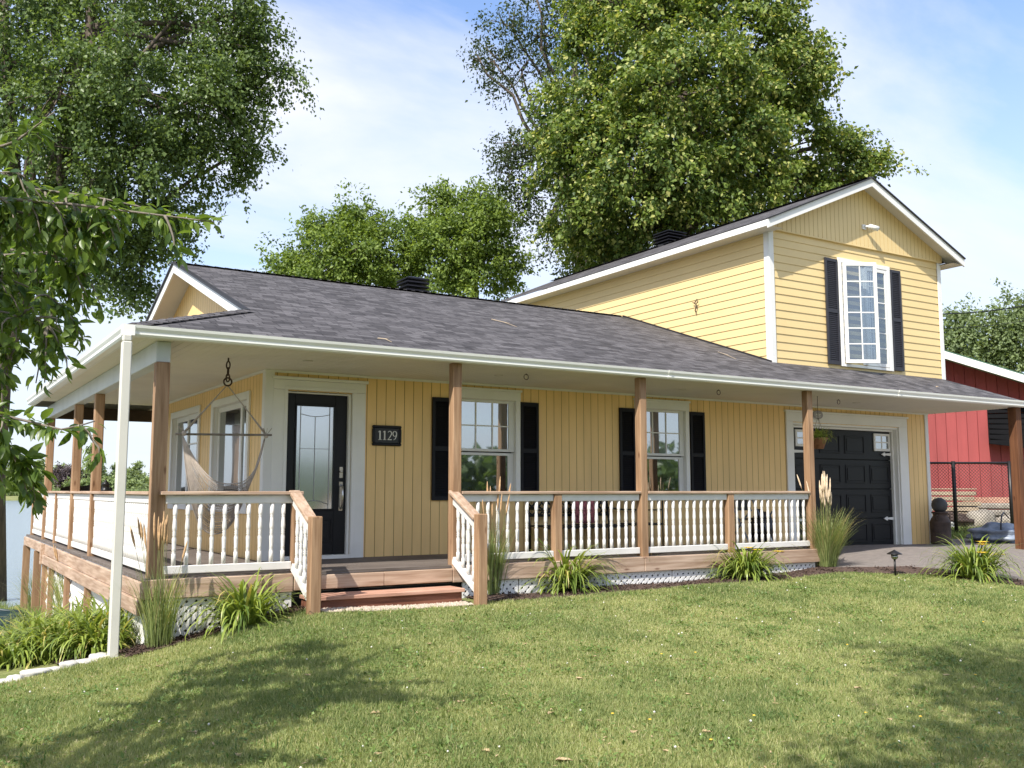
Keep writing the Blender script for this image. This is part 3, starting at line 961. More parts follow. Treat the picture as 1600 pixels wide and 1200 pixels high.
lx = [1.80, 2.58, 3.9, 5.0, 6.15, 7.80]
for a, b in zip(lx[:-1], lx[1:]):
    lattice(a+0.02, b-0.02, lf, -0.20)
MB().box(-1.6, 7.8, -1.72, -1.70, -0.9, -0.21).build('under_deck_shade_sheet', simple('under_deck_shade', (0.02, 0.018, 0.016), 0.95), house)  # near-black sheet painted as the shade under the deck

# ---- steps
st = MB()
st.box(-0.17, 1.62, -2.20, -2.03, -0.265, -0.225); st.box(-0.17, 1.62, -2.025, -1.85, -0.265, -0.225)
st.build('step_tread', M['step_red'], house, bevel=0.005)
st = MB().box(-0.15, 1.60, -2.165, -2.13, -0.55, -0.267)
st.box(-0.15, -0.115, -2.13, -1.85, -0.5, -0.267); st.box(1.565, 1.6, -2.13, -1.85, -0.5, -0.267)
st.build('step_riser', wood('shaded_red_riser', (0.16, 0.06, 0.035), (0.28, 0.12, 0.075), 0), house, bevel=0.004)  # darker copy of the tread colour, shade of the riser painted in

# ---- railings
BAL_H = 0.60
prof = [(0.0185, 0), (0.0185, 0.115), (0.0125, 0.122), (0.018, 0.130), (0.0125, 0.138), (0.018, 0.147), (0.0155, 0.165), (0.0185, 0.235),
        (0.019, 0.262), (0.0125, 0.286), (0.0185, 0.297), (0.0125, 0.308), (0.0185, 0.319), (0.0125, 0.330), (0.018, 0.343), (0.019, 0.375),
        (0.0175, 0.405), (0.0145, 0.455), (0.0125, 0.462), (0.018, 0.472), (0.0125, 0.482), (0.018, 0.492), (0.0185, 0.50), (0.0185, 0.60)]
bal_me = None
def bal_mesh():
    mb = MB()
    mb.lathe([(r_*1.22, z_) for r_, z_ in prof], n=10)
    return mb
def baluster(parent, x, y, z, sc=1.0):
    global bal_me
    if bal_me is None:
        o = bal_mesh().build('baluster', M['rail_white'], parent)
        bal_me = o.data
    else:
        o = bpy.data.objects.new('baluster', bal_me); COL.objects.link(o); o.parent = parent
    o.location = (x, y, z); o.scale = (1, 1, sc)
    return o
Z_B0, Z_B1 = 0.035, 0.115     # bottom rail
Z_T0, Z_T1 = 0.725, 0.81      # top rail
def railing(p, q, nb, individual=True, cap_from=None, cap_to=None):
    p, q = Vector(p), Vector(q)
    d = (q-p); L = d.length; d.normalize()
    mb = MB()
    mb.bar((p.x, p.y, (Z_B0+Z_B1)/2), (q.x, q.y, (Z_B0+Z_B1)/2), 0.055, Z_B1-Z_B0)
    r = mb.build('porch_railing', M['rail_white'], house, bevel=0.006)
    MB().bar((p.x, p.y, (Z_T0+Z_T1)/2), (q.x, q.y, (Z_T0+Z_T1)/2), 0.055, Z_T1-Z_T0).build('top_rail', M['rail_white'], r, bevel=0.006)
    c = MB(); a = p-d*0.06 if cap_from is None else Vector(cap_from); b = q+d*0.06 if cap_to is None else Vector(cap_to)
    c.bar((a.x, a.y, 0.831), (b.x, b.y, 0.831), 0.135, 0.036)
    c.build('handrail', M['wood_x'] if abs(d.x) > abs(d.y) else M['wood_y'], r, bevel=0.006)
    bs = Z_B1; h = (Z_T0-Z_B1)/BAL_H
    pos = [p+d*(L*(i+0.75)/(nb+0.5)) for i in range(nb)]
    if individual:
        for s in pos:
            baluster(r, s.x, s.y, bs, h)
    else:
        mm = MB()
        for s in pos:
            mm.lathe([(rr*1.22, bs+zz2*h) for rr, zz2 in prof], (s.x, s.y, 0), n=6)
        FARB.v, nb0 = FARB.v, len(FARB.v)
        FARB.add(mm.v, mm.f, True)
    return r
FARB = MB()
def railpost(x, y, top=0.812, w=0.10, mat='wood_z'):
    return MB().box(x-w/2, x+w/2, y-w/2, y+w/2, -0.02, top).build('railing_post', M[mat], house, bevel=0.006)
railing((-1.53, FY, 0), (-0.235, FY, 0), 10, cap_to=(-0.13, FY, 0))
railpost(-0.18, FY, 0.812, 0.105)
MIDX1, MIDX2 = 3.17, 6.12
railing((1.80, FY, 0), (MIDX1-0.055, FY, 0), 9, cap_from=(1.795, FY, 0), cap_to=(MIDX1, FY, 0))
railpost(MIDX1, FY, 0.812, 0.11)
railing((MIDX1+0.055, FY, 0), (4.485, FY, 0), 10, cap_from=(MIDX1+.001, FY, 0), cap_to=(4.485, FY, 0))
railing((4.615, FY, 0), (MIDX2-0.055, FY, 0), 11, cap_from=(4.615, FY, 0), cap_to=(MIDX2, FY, 0))
railpost(MIDX2, FY, 0.812, 0.11)
railing((MIDX2+0.055, FY, 0), (7.735, FY, 0), 12, cap_from=(MIDX2+.001, FY, 0), cap_to=(7.735, FY, 0))
# left side, running to the lake
LY = [-1.60, 0.26, 2.12, 3.98, 5.84, 7.33, 9.30]
for i in range(6):
    a, b = LY[i], LY[i+1]
    railing((BX, a+0.055, 0), (BX, b-0.055, 0), 16, individual=(i < 2), cap_from=(BX, a+(0.07 if i == 0 else 0.0), 0), cap_to=(BX, b-0.001, 0))
for y in (0.26, 5.84, 9.30):
    railpost(BX, y)
o = FARB.build('far_balusters', M['rail_white'], house)
o['kind'] = 'stuff'
# stair railings
def stair_rail(x):
    y0, z0, y1, z1 = FY-0.05, 0.80, -2.345, 0.50
    lo = -0.36
    mb = MB()
    mb.bar((x, y0, 0.735), (x, y1, 0.445), 0.05, 0.075)
    r = mb.build('stair_railing', M['rail_white'], house, bevel=0.005)
    MB().bar((x, y0-0.0, 0.06), (x, y1, -0.245), 0.055, 0.085).build('bottom_rail', M['rail_white'], r, bevel=0.005)
    c = MB().bar((x, y0+0.04, 0.845), (x, y1+0.005, 0.545), 0.12, 0.04)
    c.build('handrail', M['wood_y'], r, bevel=0.006)
    for i in range(4):
        t = (i+0.8)/4.6
        yb = y0+(y1-y0)*t
        zb = 0.06+(-0.305)*t+0.03; zt = 0.735-0.29*t-0.03
        baluster(r, x, yb, zb, (zt-zb)/BAL_H)
    MB().box(x-0.058, x+0.058, -2.46, -2.345, -0.62, 0.60).build('newel_post', M['wood_z'], r, bevel=0.008)
stair_rail(-0.22)
stair_rail(1.70)

# ---- entry door
tr = MB()
tr.box(0.085, 0.27, -0.030, -0.002, -0.005, 2.12); tr.box(1.135, 1.325, -0.030, -0.002, -0.005, 2.12)
tr.box(0.085, 1.325, -0.032, -0.002, 2.122, 2.245); tr.box(0.06, 1.35, -0.055, -0.002, 2.247, 2.285)
tr.box(0.225, 0.268, -0.045, -0.031, -0.005, 2.12); tr.box(1.137, 1.18, -0.045, -0.031, -0.005, 2.12); tr.box(0.225, 1.18, -0.045, -0.033, 2.1225, 2.165)
tr.box(0.27, 1.135, -0.05, 0.12, -0.004, 0.045)
tr.box(1.10, 1.134, 0.0, 0.12, 0.046, 2.115); tr.box(0.272, 1.10, 0.0, 0.12, 2.085, 2.115)
door = tr.build('entry_door', M['trim'], house, bevel=0.004)
D0, D1 = 0.29, 1.10
dl = MB()
yd = 0.055
dl.box(D0-0.02, D0+0.105, yd, yd+0.05, 0.05, 2.085); dl.box(0.935, D1, yd, yd+0.05, 0.05, 2.085)
dl.box(D0+0.105, 0.935, yd, yd+0.05, 1.955, 2.085); dl.box(D0+0.105, 0.935, yd, yd+0.05, 0.05, 0.60)
dl.box(0.41, 0.93, yd-0.016, yd-0.001, 1.93, 1.955); dl.box(0.41, 0.93, yd-0.016, yd-0.001, 0.60, 0.625)
dl.box(0.395, 0.42, yd-0.016, yd-0.001, 0.60, 1.955); dl.box(0.922, 0.947, yd-0.016, yd-0.001, 0.60, 1.955)
for (a, b, c, d_) in ((0.42, 0.92, 0.20, 0.50),):
    dl.box(a, b, yd-0.012, yd-0.001, c, c+0.025); dl.box(a, b, yd-0.012, yd-0.001, d_-0.025, d_)
    dl.box(a, a+0.025, yd-0.012, yd-0.001, c+0.026, d_-0.026); dl.box(b-0.025, b, yd-0.012, yd-0.001, c+0.026, d_-0.026)
    dl.box(a+0.06, b-0.06, yd-0.010, yd-0.001, c+0.06, d_-0.06)
dl.build('door_leaf', M['blackdoor'], door, bevel=0.004)
MB().box(0.40, 0.935, yd+0.012, yd+0.03, 0.60, 1.955).build('door_glass', M['doorglass'], door)
ca = MB()
yc = yd+0.008
for x in (0.475, 0.865):
    ca.box(x-0.004, x+0.004, yc-0.004, yc+0.002, 0.625, 1.93)
ca.box(0.667, 0.673, yc-0.004, yc+0.002, 0.72, 1.80)
ca.tube([(0.475+0.39*t, yc, 1.83-0.03*math.sin(math.pi*t)) for t in np.linspace(0, 1, 12)], 0.004, 4)
ca.tube([(0.475+0.39*t, yc, 0.68+0.05*math.sin(math.pi*t)) for t in np.linspace(0, 1, 12)], 0.004, 4)
ca.box(0.475, 0.865, yc-0.003, yc+0.002, 1.385, 1.391)
ca.build('glass_caming', M['caming'], door)
hd = MB()
hd.box(1.005, 1.05, yd-0.012, yd-0.001, 1.02, 1.16); hd.lathe([(0.0, 0), (0.022, 0.0), (0.022, 0.02), (0.0, 0.022)], (1.027, yd-0.02, 1.09), 10)
hd.box(1.002, 1.052, yd-0.012, yd-0.001, 0.60, 0.97)
hd.tube([(1.027, yd-0.02, 0.93), (1.027, yd-0.075, 0.90), (1.027, yd-0.08, 0.78), (1.027, yd-0.065, 0.66), (1.027, yd-0.015, 0.62)], [0.012, 0.012, 0.013, 0.011, 0.011], 8)
hd.build('door_handle', M['chrome'], door)

# ---- sash windows of the front wall
def front_window(x0, x1, z0, z1, top_pane, cols=3):
    tr = MB(); w = 0.075
    tr.box(x0-w+0.005, x0+0.005, -0.03, -0.002, z0-0.02, z1); tr.box(x1-0.005, x1+w-0.005, -0.03, -0.002, z0-0.02, z1)
    tr.box(x0-w+0.002, x1+w-0.002, -0.034, -0.002, z1+0.001, z1+0.125); tr.box(x0-w-0.012, x1+w+0.012, -0.055, -0.002, z1+0.126, z1+0.155)
    tr.box(x0-w-0.005, x1+w+0.005, -0.06, -0.002, z0-0.10, z0-0.021)
    tr.box(x0-0.0, x0+0.006, -0.001, 0.10, z0-0.018, z1); tr.box(x1-0.006, x1, -0.001, 0.10, z0-0.018, z1)
    tr.box(x0+0.006, x1-0.006, -0.001, 0.10, z1-0.004, z1-0.0005); tr.box(x0+0.006, x1-0.006, -0.001, 0.10, z0-0.018, z0-0.012)
    wdw = tr.build('window', M['trim'], house, bevel=0.004)
    zm = 1.385
    fr = MB()
    t = 0.05
    for (a, b, yy) in ((zm+0.02, z1-0.004, 0.02), (z0-0.015, zm+0.005, 0.045)):
        fr.box(x0+0.006, x0+t, yy, yy+0.04, a, b); fr.box(x1-t-0.045, x1-0.006, yy, yy+0.04, a, b)
        fr.box(x0+t, x1-t-0.045, yy, yy+0.04, b-t+0.012, b); fr.box(x0+t, x1-t-0.045, yy, yy+0.04, a, a+t-0.012)
    fr.build('sash', M['white'], wdw, bevel=0.004)
    gx0, gx1 = x0+t, x1-t-0.045
    mu = MB()
    a, b = zm+0.058, z1-0.045
    for i in range(1, cols):
        x = gx0+(gx1-gx0)*i/cols
        mu.box(x-0.009, x+0.009, 0.026, 0.036, a, b)
    zc = (a+b)/2
    for i in range(cols):
        xa = gx0+(gx1-gx0)*i/cols+(0.009 if i else 0); xb = gx0+(gx1-gx0)*(i+1)/cols-(0.009 if i < cols-1 else 0)
        mu.box(xa, xb, 0.026, 0.036, zc-0.009, zc+0.009)
    mu.build('muntins', M['white'], wdw)
    MB().box(gx0-0.005, gx1+0.005, 0.037, 0.045, zm+0.05, z1-0.035).build('pane', top_pane, wdw)
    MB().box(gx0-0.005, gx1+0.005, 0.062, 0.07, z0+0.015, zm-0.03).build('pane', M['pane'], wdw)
    return wdw
front_window(*WIN1, M['pane_pale'])
front_window(*WIN2, M['pane_pale'])
def shutter(x0, x1, z0, z1, y, mat, name='shutter'):
    mb = MB(); t = 0.042
    mb.box(x0, x0+t, y-0.035, y-0.002, z0, z1); mb.box(x1-t, x1, y-0.035, y-0.002, z0, z1)
    zm = z0+(z1-z0)*0.5
    for a, b in ((z0, z0+t*1.3), (zm-0.03, zm+0.03), (z1-t*1.3, z1)):
        mb.box(x0+t, x1-t, y-0.033, y-0.002, a, b)
    mb.box(x0+t, x1-t, y-0.008, y-0.002, z0+t*1.3, zm-0.03); mb.box(x0+t, x1-t, y-0.008, y-0.002, zm+0.03, z1-t*1.3)
    for a, b in ((z0+t*1.3, zm-0.03), (zm+0.03, z1-t*1.3)):
        k = int((b-a)/0.034)
        for i in range(k):
            z = a+(b-a)*(i+0.5)/k
            mb.add([(x0+t, y-0.028, z-0.014), (x1-t, y-0.028, z-0.014), (x1-t, y-0.010, z+0.016), (x0+t, y-0.010, z+0.016)], [(0, 1, 2, 3)])
    return mb.build(name, mat, house)
for x0, x1 in ((2.31, 2.63), (3.735, 4.045), (5.545, 5.85), (6.995, 7.305)):
    shutter(x0, x1, 0.725, 2.13, -0.002, M['black'])

# ---- side windows facing the lake
def side_window(y0, y1, z0, z1, ym):
    tr = MB(); w = 0.10
    tr.box(-0.03, -0.002, y0-w, y0, z0-w, z1+w); tr.box(-0.03, -0.002, y1, y1+w, z0-w, z1+w)
    tr.box(-0.03, -0.002, y0, y1, z1, z1+w); tr.box(-0.03, -0.002, y0, y1, z0-w, z0)
    tr.box(-0.001, 0.11, y0, y0+0.004, z0, z1); tr.box(-0.001, 0.11, y1-0.004, y1, z0, z1)
    tr.box(-0.001, 0.11, y0+0.004, y1-0.004, z1-0.004, z1); tr.box(-0.001, 0.11, y0+0.004, y1-0.004, z0, z0+0.004)
    wdw = tr.build('window', M['trim'], house, bevel=0.004)
    fr = MB(); t = 0.075
    for (a, b, xx) in ((y0+0.004, ym+0.03, 0.02), (ym-0.02, y1-0.004, 0.05)):
        fr.box(xx, xx+0.035, a, a+t, z0+0.004, z1-0.004); fr.box(xx, xx+0.035, b-t, b, z0+0.004, z1-0.004)
        fr.box(xx, xx+0.035, a+t, b-t, z1-t, z1-0.004); fr.box(xx, xx+0.035, a+t, b-t, z0+0.004, z0+t)
    fr.build('sash', M['white'], wdw, bevel=0.004)
    mu = MB()
    for k in range(1, 3):
        z = z0+(z1-z0)*k/3
        if k == 2:
            mu.box(0.026, 0.036, y0+0.058, ym-0.028, z-0.012, z+0.012)
    mu.build('muntins', M['white'], wdw)
    MB().box(0.038, 0.046, y0+0.05, ym-0.02, z0+0.05, z1-0.05).build('pane', M['pane'], wdw)
    MB().box(0.066, 0.074, ym+0.03, y1-0.05, z0+0.05, z1-0.05).build('pane', M['pane'], wdw)
side_window(*LW1, 1.12)
side_window(*LW2, 4.05)

# ---- garage door
tr = MB()
tr.box(9.22, 9.40, -0.032, -0.002, -0.35, 2.06); tr.box(12.30, 12.55, -0.032, -0.002, -0.35, 2.06)
tr.box(9.22, 12.55, -0.034, -0.002, 2.061, 2.225); tr.box(9.19, 12.58, -0.055, -0.002, 2.226, 2.262)
tr.box(9.385, 9.43, -0.001, 0.20, -0.35, 2.05); tr.box(12.27, 12.315, -0.001, 0.20, -0.35, 2.05); tr.box(9.43, 12.27, -0.001, 0.20, 2.012, 2.055)
tr.box(12.225, 12.268, 0.08, 0.19, -0.35, 2.01); tr.box(9.432, 9.475, 0.08, 0.19, -0.35, 2.01); tr.box(9.476, 12.224, 0.08, 0.19, 1.972, 2.01)
gar = tr.build('garage_door', M['trim'], house, bevel=0.004)
gx0, gx1, gz0, gz1, gy = 9.478, 12.222, -0.20, 1.97, 0.13
rows = 4; cols = 4
pm = MB()
rh = (gz1-gz0)/rows; cw = (gx1-gx0)/cols
for r in range(rows):
    a, b = gz0+rh*r+0.006, gz0+rh*(r+1)
    pm.box(gx0, gx1, gy, gy+0.04, a, b-0.006)
    for c in range(cols):
        if r == 3 and c in (0, 3): continue
        x0, x1 = gx0+cw*c+0.07, gx0+cw*(c+1)-0.07
        za, zb = a+0.10, b-0.10
        pm.box(x0, x1, gy-0.012, gy-0.001, za, za+0.022); pm.box(x0, x1, gy-0.012, gy-0.001, zb-0.022, zb)
        pm.box(x0, x0+0.022, gy-0.012, gy-0.001, za+0.023, zb-0.023); pm.box(x1-0.022, x1, gy-0.012, gy-0.001, za+0.023, zb-0.023)
        pm.box(x0+0.05, x1-0.05, gy-0.010, gy-0.001, za+0.05, zb-0.05)
pm.box(gx0, gx1, gy+0.041, gy+0.05, gz0-.1, gz1)
pm.build('garage_panel', M['blackdoor'], gar, bevel=0.003)
def gwin(x0, x1, z0, z1):
    mb = MB(); t = 0.045; y = gy-0.022
    mb.box(x0, x1, y, gy-0.001, z0, z0+t); mb.box(x0, x1, y, gy-0.001, z1-t, z1)
    mb.box(x0, x0+t, y, gy-0.001, z0+t, z1-t); mb.box(x1-t, x1, y, gy-0.001, z0+t, z1-t)
    xm, zm = (x0+x1)/2, (z0+z1)/2
    mb.box(xm-0.012, xm+0.012, y+0.004, gy-0.001, z0+t, z1-t)
    mb.box(x0+t, xm-0.012, y+0.004, gy-0.001, zm-0.012, zm+0.012); mb.box(xm+0.012, x1-t, y+0.004, gy-0.001, zm-0.012, zm+0.012)
    w_ = mb.build('garage_window', M['white'], gar)
gwin(9.60, 10.06, 1.64, 1.94); gwin(11.74, 12.20, 1.60, 1.93)
MB().box(9.61, 10.05, gy-0.012, gy-0.006, 1.65, 1.93).build('pane', M['pane'], gar)
MB().box(11.75, 12.19, gy-0.012, gy-0.006, 1.61, 1.92).build('pane', M['pane'], gar)
def strap(x0, x1, z):
    s = 1 if x1 > x0 else -1
    mb = MB()
    L = abs(x1-x0)
    poly = [(x0, z-0.028), (x0, z+0.028), (x1-s*0.12, z+0.016), (x1-s*0.10, z+0.04), (x1, z), (x1-s*0.10, z-0.04), (x1-s*0.12, z-0.016)]
    mb.prism(poly, 1, gy-0.028, gy-0.014)
    mb.build('strap_hinge', M['white'], gar)
strap(9.49, 10.0, 1.55); strap(12.21, 11.93, 1.54); strap(12.21, 11.93, 0.33); strap(9.49, 10.0, 0.34)

# ---- upper storey
UX0, UX1, UY0, UY1 = 8.68, 13.46, -0.25, 9.6
UZ = 5.33                                   # underside of the eave
UXM = 11.06; URX0, URX1 = 8.31, 13.80; URY = -0.60
US = 0.43
UZR = 6.60; UZE = UZR-US*(UXM-URX0)
def lap_wall(name, plane, a0, a1, z0, z1, off, zb=None, ztop=None):
    """horizontal lap siding with tilted boards"""
    mb = MB(); e = 0.14; lip = 0.014
    k = int(math.ceil((z1-z0)/e))
    for i in range(k):
        a = z1-e*(i+1); b = z1-e*i
        for (d0, za, d1, zb_) in ((-lip, a+0.004, -0.002, b), (-lip, a+0.004, 0.0, a)):
            if plane == 'y':
                v = [(a0, off+d0, za), (a1, off+d0, za), (a1, off+d1, zb_), (a0, off+d1, zb_)]
                mb.add(v, [(0, 1, 2, 3)])
            else:
                v = [(off+d0, a0, za), (off+d0, a1, za), (off+d1, a1, zb_), (off+d1, a0, zb_)]
                mb.add(v, [(0, 3, 2, 1)])
    return mb.build(name, M['yellow_up'], house, fix=False)
lap_wall('upper_wall', 'y', UX0, UX1, 2.95, 5.36, UY0)
lap_wall('upper_side_wall', 'x', UY0, UY1, 2.95, 5.40, UX0)
mb = MB()
mb.add([(UX1, UY0, 2.4), (UX1, UY1, 2.4), (UX1, UY1, 5.4), (UX1, UY0, 5.4)], [(0, 1, 2, 3)])
mb.add([(UX0, UY1, 2.4), (UX1, UY1, 2.4), (UX1, UY1, 5.4), (UXM, UY1, 6.5), (UX0, UY1, 5.4)], [(4, 3, 2, 1, 0)])
mb.add([(UX0, UY0+0.1, 2.4), (UX0, UY0+0.1, 5.3), (UX1, UY0+0.1, 5.3), (UX1, UY0+0.1, 2.4)], [(0, 1, 2, 3)])
mb.build('upper_back_wall', M['yellow_up'], house, fix=False)
def under_up(x):
    return UZR-US*abs(x-UXM)-0.05
board_wall('upper_gable_siding', 'y', UX0-0.05, UX1+0.05, 5.375, 9, [], 0.115, M['yellow_up'], M['yellow_groove'], off=UY0-0.05, ztop=under_up)
MB().box(UX0-0.05, UX1+0.05, UY0-0.052, UY0-0.004, 5.355, 5.376).build('gable_ledge', M['yellow_up'], house)
for (x0, x1, xa, xb) in ((UX0-0.022, UX0+0.085, UX0-0.030, UX0-0.0175), (UX1-0.085, UX1+0.022, UX1+0.004, UX1+0.022)):
    mb = MB()
    mb.box(x0, x1, UY0-0.030, UY0-0.017, 2.9, 5.354)
    mb.box(xa, xb, UY0-0.017, UY0+0.09, 2.9, 5.34)
    mb.build('upper_corner_board', M['white'], house)
ur = MB()
ur.add([(URX0, URY, UZE), (UXM, URY, UZR), (UXM, UY1+0.3, UZR), (URX0, UY1+0.3, UZE)], [(0, 1, 2, 3)])
cs = math.sqrt(1+US*US)
ur.build('upper_roof', M['shingle'], house, uv=lambda p: (p[1]+0.11, (p[0]-URX0)*cs), fix=False)
ur = MB()
ur.add([(URX1, URY, UZR-US*(URX1-UXM)), (UXM, URY, UZR), (UXM, UY1+0.3, UZR), (URX1, UY1+0.3, UZR-US*(URX1-UXM))], [(3, 2, 1, 0)])
ur.build('upper_roof', M['shingle'], house, uv=lambda p: (p[1], -(p[0]-UXM)*cs), fix=False)
cap_run((UXM, URY, UZR), (UXM, UY1+0.3, UZR), 0.14).build('upper_ridge_cap', M['shingle'], house, uv=lambda p: (p[1]+0.37, p[0]*2), fix=False)
uf = MB(); ue = MB(); us = MB()
for (xa, xb) in ((URX0, UXM), (URX1, UXM)):
    za = UZR-US*abs(xa-UXM); zb = UZR
    uf.prism([(xa, za-0.014), (xb, zb-0.014), (xb, zb-0.16), (xa, za-0.16)], 1, URY-0.0, URY+0.028)
    ue.prism([(xa, za+0.010), (xb, zb+0.010), (xb, zb-0.013), (xa, za-0.013)], 1, URY-0.03, URY+0.05)
    us.add([(xa, URY+0.02, za-0.06), (xb, URY+0.02, zb-0.06), (xb, UY0+0.02, zb-0.06), (xa, UY0+0.02, za-0.06)], [(0, 1, 2, 3)])
ZE2 = UZR-US*(URX1-UXM)
uf.box(URX0, URX0+0.028, URY+0.029, UY1+0.3, UZE-0.12, UZE-0.014)
uf.box(URX1-0.028, URX1, URY+0.029, UY1+0.3, ZE2-0.13, ZE2-0.014)
us.add([(URX0+0.02, URY+0.03, UZE-0.11), (UX0+0.02, URY+0.03, UZE-0.11), (UX0+0.02, UY1+0.3, UZE-0.11), (URX0+0.02, UY1+0.3, UZE-0.11)], [(3, 2, 1, 0)])
us.add([(URX1-0.02, URY+0.03, ZE2-0.12), (UX1-0.02, URY+0.03, ZE2-0.12), (UX1-0.02, UY1+0.3, ZE2-0.12), (URX1-0.02, UY1+0.3, ZE2-0.12)], [(0, 1, 2, 3)])
uf.build('upper_fascia', M['white'], house)
ue.build('upper_roof_edge', M['drip'], house)
us.build('upper_soffit', M['soffit'], house, fix=False)
# roof step flashing along the upper wall
MB().prism([(-0.27, rz_front(-0.27)+0.0), (RY, ZR), (RY, ZR+0.03), (-0.27, rz_front(-0.27)+0.03)], 0, UX0-0.045, UX0-0.02).build('flashing', M['drip'], house)
# upper casement window
wx0, wx1, wz0, wz1 = 10.50, 11.78, 3.13, 5.0
tr = MB(); yw = UY0
tr.box(wx0-0.09, wx0, yw-0.05, yw-0.017, wz0-0.05, wz1+0.08); tr.box(wx1, wx1+0.09, yw-0.05, yw-0.017, wz0-0.05, wz1+0.08)
tr.box(wx0, wx1, yw-0.05, yw-0.017, wz1, wz1+0.08); tr.box(wx0, wx1, yw-0.05, yw-0.017, wz0-0.05, wz0)
uw = tr.build('upper_window', M['white'], house, bevel=0.004)
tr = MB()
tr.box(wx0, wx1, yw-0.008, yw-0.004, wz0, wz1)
tr.build('recess_shade_sheet', simple('recess_shade', (0.05, 0.05, 0.055), 0.5), uw)  # dark sheet painted as the unlit depth behind the sashes
def casement(parent, hinge, w, z0, z1, ang, sgn, y):
    """sash with its grille, hinged at x=hinge, width w to +x (sgn=1) or -x, turned outwards by ang"""
    e = bpy.data.objects.new('casement', None)
    fr = MB(); t = 0.062; d = 0.035
    def bx(mb, a, b, za, zb, da=0.0, db=d):
        mb.box(sgn*a, sgn*b, -db, -da, za, zb)
    bx(fr, 0, t, z0, z1); bx(fr, w-t, w, z0, z1); bx(fr, t, w-t, z1-t, z1); bx(fr, t, w-t, z0, z0+t)
    rows_ = 6
    xm = w/2
    bx(fr, xm-0.011, xm+0.011, z0+t, z1-t, 0.010, 0.026)
    for i in range(1, rows_):
        z = z0+t+(z1-z0-2*t)*i/rows_
        bx(fr, t, xm-0.011, z-0.011, z+0.011, 0.010, 0.026); bx(fr, xm+0.011, w-t, z-0.011, z+0.011, 0.010, 0.026)
    fr.local = True
    o = fr.build('casement', M['white'], parent, bevel=0.003)
    o.location = (hinge, y, 0); o.rotation_euler = (0, 0, -sgn*ang)
    bpy.data.objects.remove(e)
    g = MB(); g.box(sgn*(t-0.004), sgn*(w-t+0.004), -0.020, -0.016, z0+t-0.004, z1-t+0.004)
    g.local = True
    p = g.build('casement_pane', M['pane_clear'], parent)
    p.location = (hinge, y, 0); p.rotation_euler = (0, 0, -sgn*ang)
cu_ = MB()
for (xa, xb) in ((11.02, 11.40),):
    nn_ = 26
    cv = []
    for i in range(nn_+1):
        x = xa+(xb-xa)*i/nn_
        yy_ = yw-0.028+0.010*math.sin(i*1.45)+0.004*math.sin(i*3.1)
        cv += [(x+0.03*math.sin(i*.4), yy_, wz0+0.02), (x, yy_, wz1-0.02)]
    cu_.add(cv, [(2*i, 2*i+2, 2*i+3, 2*i+1) for i in range(nn_)], True)
cu_.build('pale_reflection_folds', M['white'], uw, fix=False)  # white folds added to imitate a pale vertical reflection in the glass
casement(uw, wx0+0.01, 0.62, wz0+0.01, wz1-0.01, math.radians(30), 1, yw-0.05)
casement(uw, wx1-0.01, 0.62, wz0+0.01, wz1-0.01, 0.0, -1, yw-0.012)
for x0, x1 in ((10.06, 10.385), (11.885, 12.18)):
    shutter(x0, x1, 3.10, 5.035, UY0-0.018, M['shutter_up'])
# flood light under the gable
fl = MB()
fx, fy, fz = 11.15, UY0-0.05, 5.74
fl.box(fx-0.05, fx+0.05, fy-0.03, fy-0.001, fz-0.04, fz+0.05)
fl.tube([(fx, fy-0.03, fz+0.01), (fx+0.05, fy-0.10, fz+0.01)], 0.02, 8)
fl.tube([(fx+0.04, fy-0.10, fz+0.012), (fx+0.20, fy-0.17, fz-0.035)], [0.04, 0.05], 10)
fl.build('flood_light', M['white'], house)
# black roof vents
def roof_vent(x, y, z, w, rz=0.0, tilt=None):
    mb = MB()
    mb.box(-w*0.42, w*0.42, -w*0.42, w*0.42, -0.55, 0.02)
    for i in range(4):
        zz2 = i*0.075+0.01
        mb.lathe([(0.60*w, zz2), (0.66*w, zz2+0.012), (0.60*w, zz2+0.045), (0.5*w, zz2+0.05)], n=4, smooth=False)
    mb.lathe([(0.64*w, 0.31), (0.64*w, 0.335), (0.35*w, 0.375), (0.02, 0.385)], n=4, smooth=False)
    mb.local = True
    o = mb.build('roof_vent', M['black'], house)
    o.location = (x, y, z); o.rotation_euler = (0, 0, rz+math.pi/4)
    return o
roof_vent(3.97, 4.05, 4.38, 0.50)
roof_vent(11.2, 5.15, 6.55, 0.62)
# small iron ornament on the side wall
orn = MB()
op = Vector((UX0-0.03, 1.55, 4.30))
orn.tube([op+Vector((0, -0.02, 0.13)), op+Vector((-0.02, 0.03, 0.06)), op+Vector((-0.02, -0.03, 0.0)), op+Vector((-0.02, 0.02, -0.08)), op+Vector((-0.01, 0.0, -0.13))], 0.012, 5)
orn.tube([op+Vector((-0.02, -0.07, 0.07)), op+Vector((-0.02, 0.0, 0.03)), op+Vector((-0.02, 0.08, 0.08))], 0.009, 5)
orn.build('wall_ornament', M['iron'], house)
# ceiling rings and recessed lights
for (hx, hy) in ((2.98, -1.35), (6.5, -1.2), (9.3, -1.1)):
    rg = MB(); rg.tube([(hx+0.035*math.cos(t), hy, ZS-0.045+0.035*math.sin(t)) for t in np.linspace(0, 2*math.pi, 13)], 0.005, 5, caps=False)
    rg.tube([(hx, hy, ZS-0.001), (hx, hy, ZS-0.02)], 0.005, 5)
    rg.build('ceiling_ring', M['iron'], house)
for (hx, hy) in ((0.15, -1.05), (2.78, -1.0), (6.05, -0.9), (10.0, -0.9)):
    MB().lathe([(0.055, 0.0), (0.06, -0.006), (0.03, -0.002)], (hx, hy, ZS-0.001), 14).build('ceiling_light', M['soffit'], house)

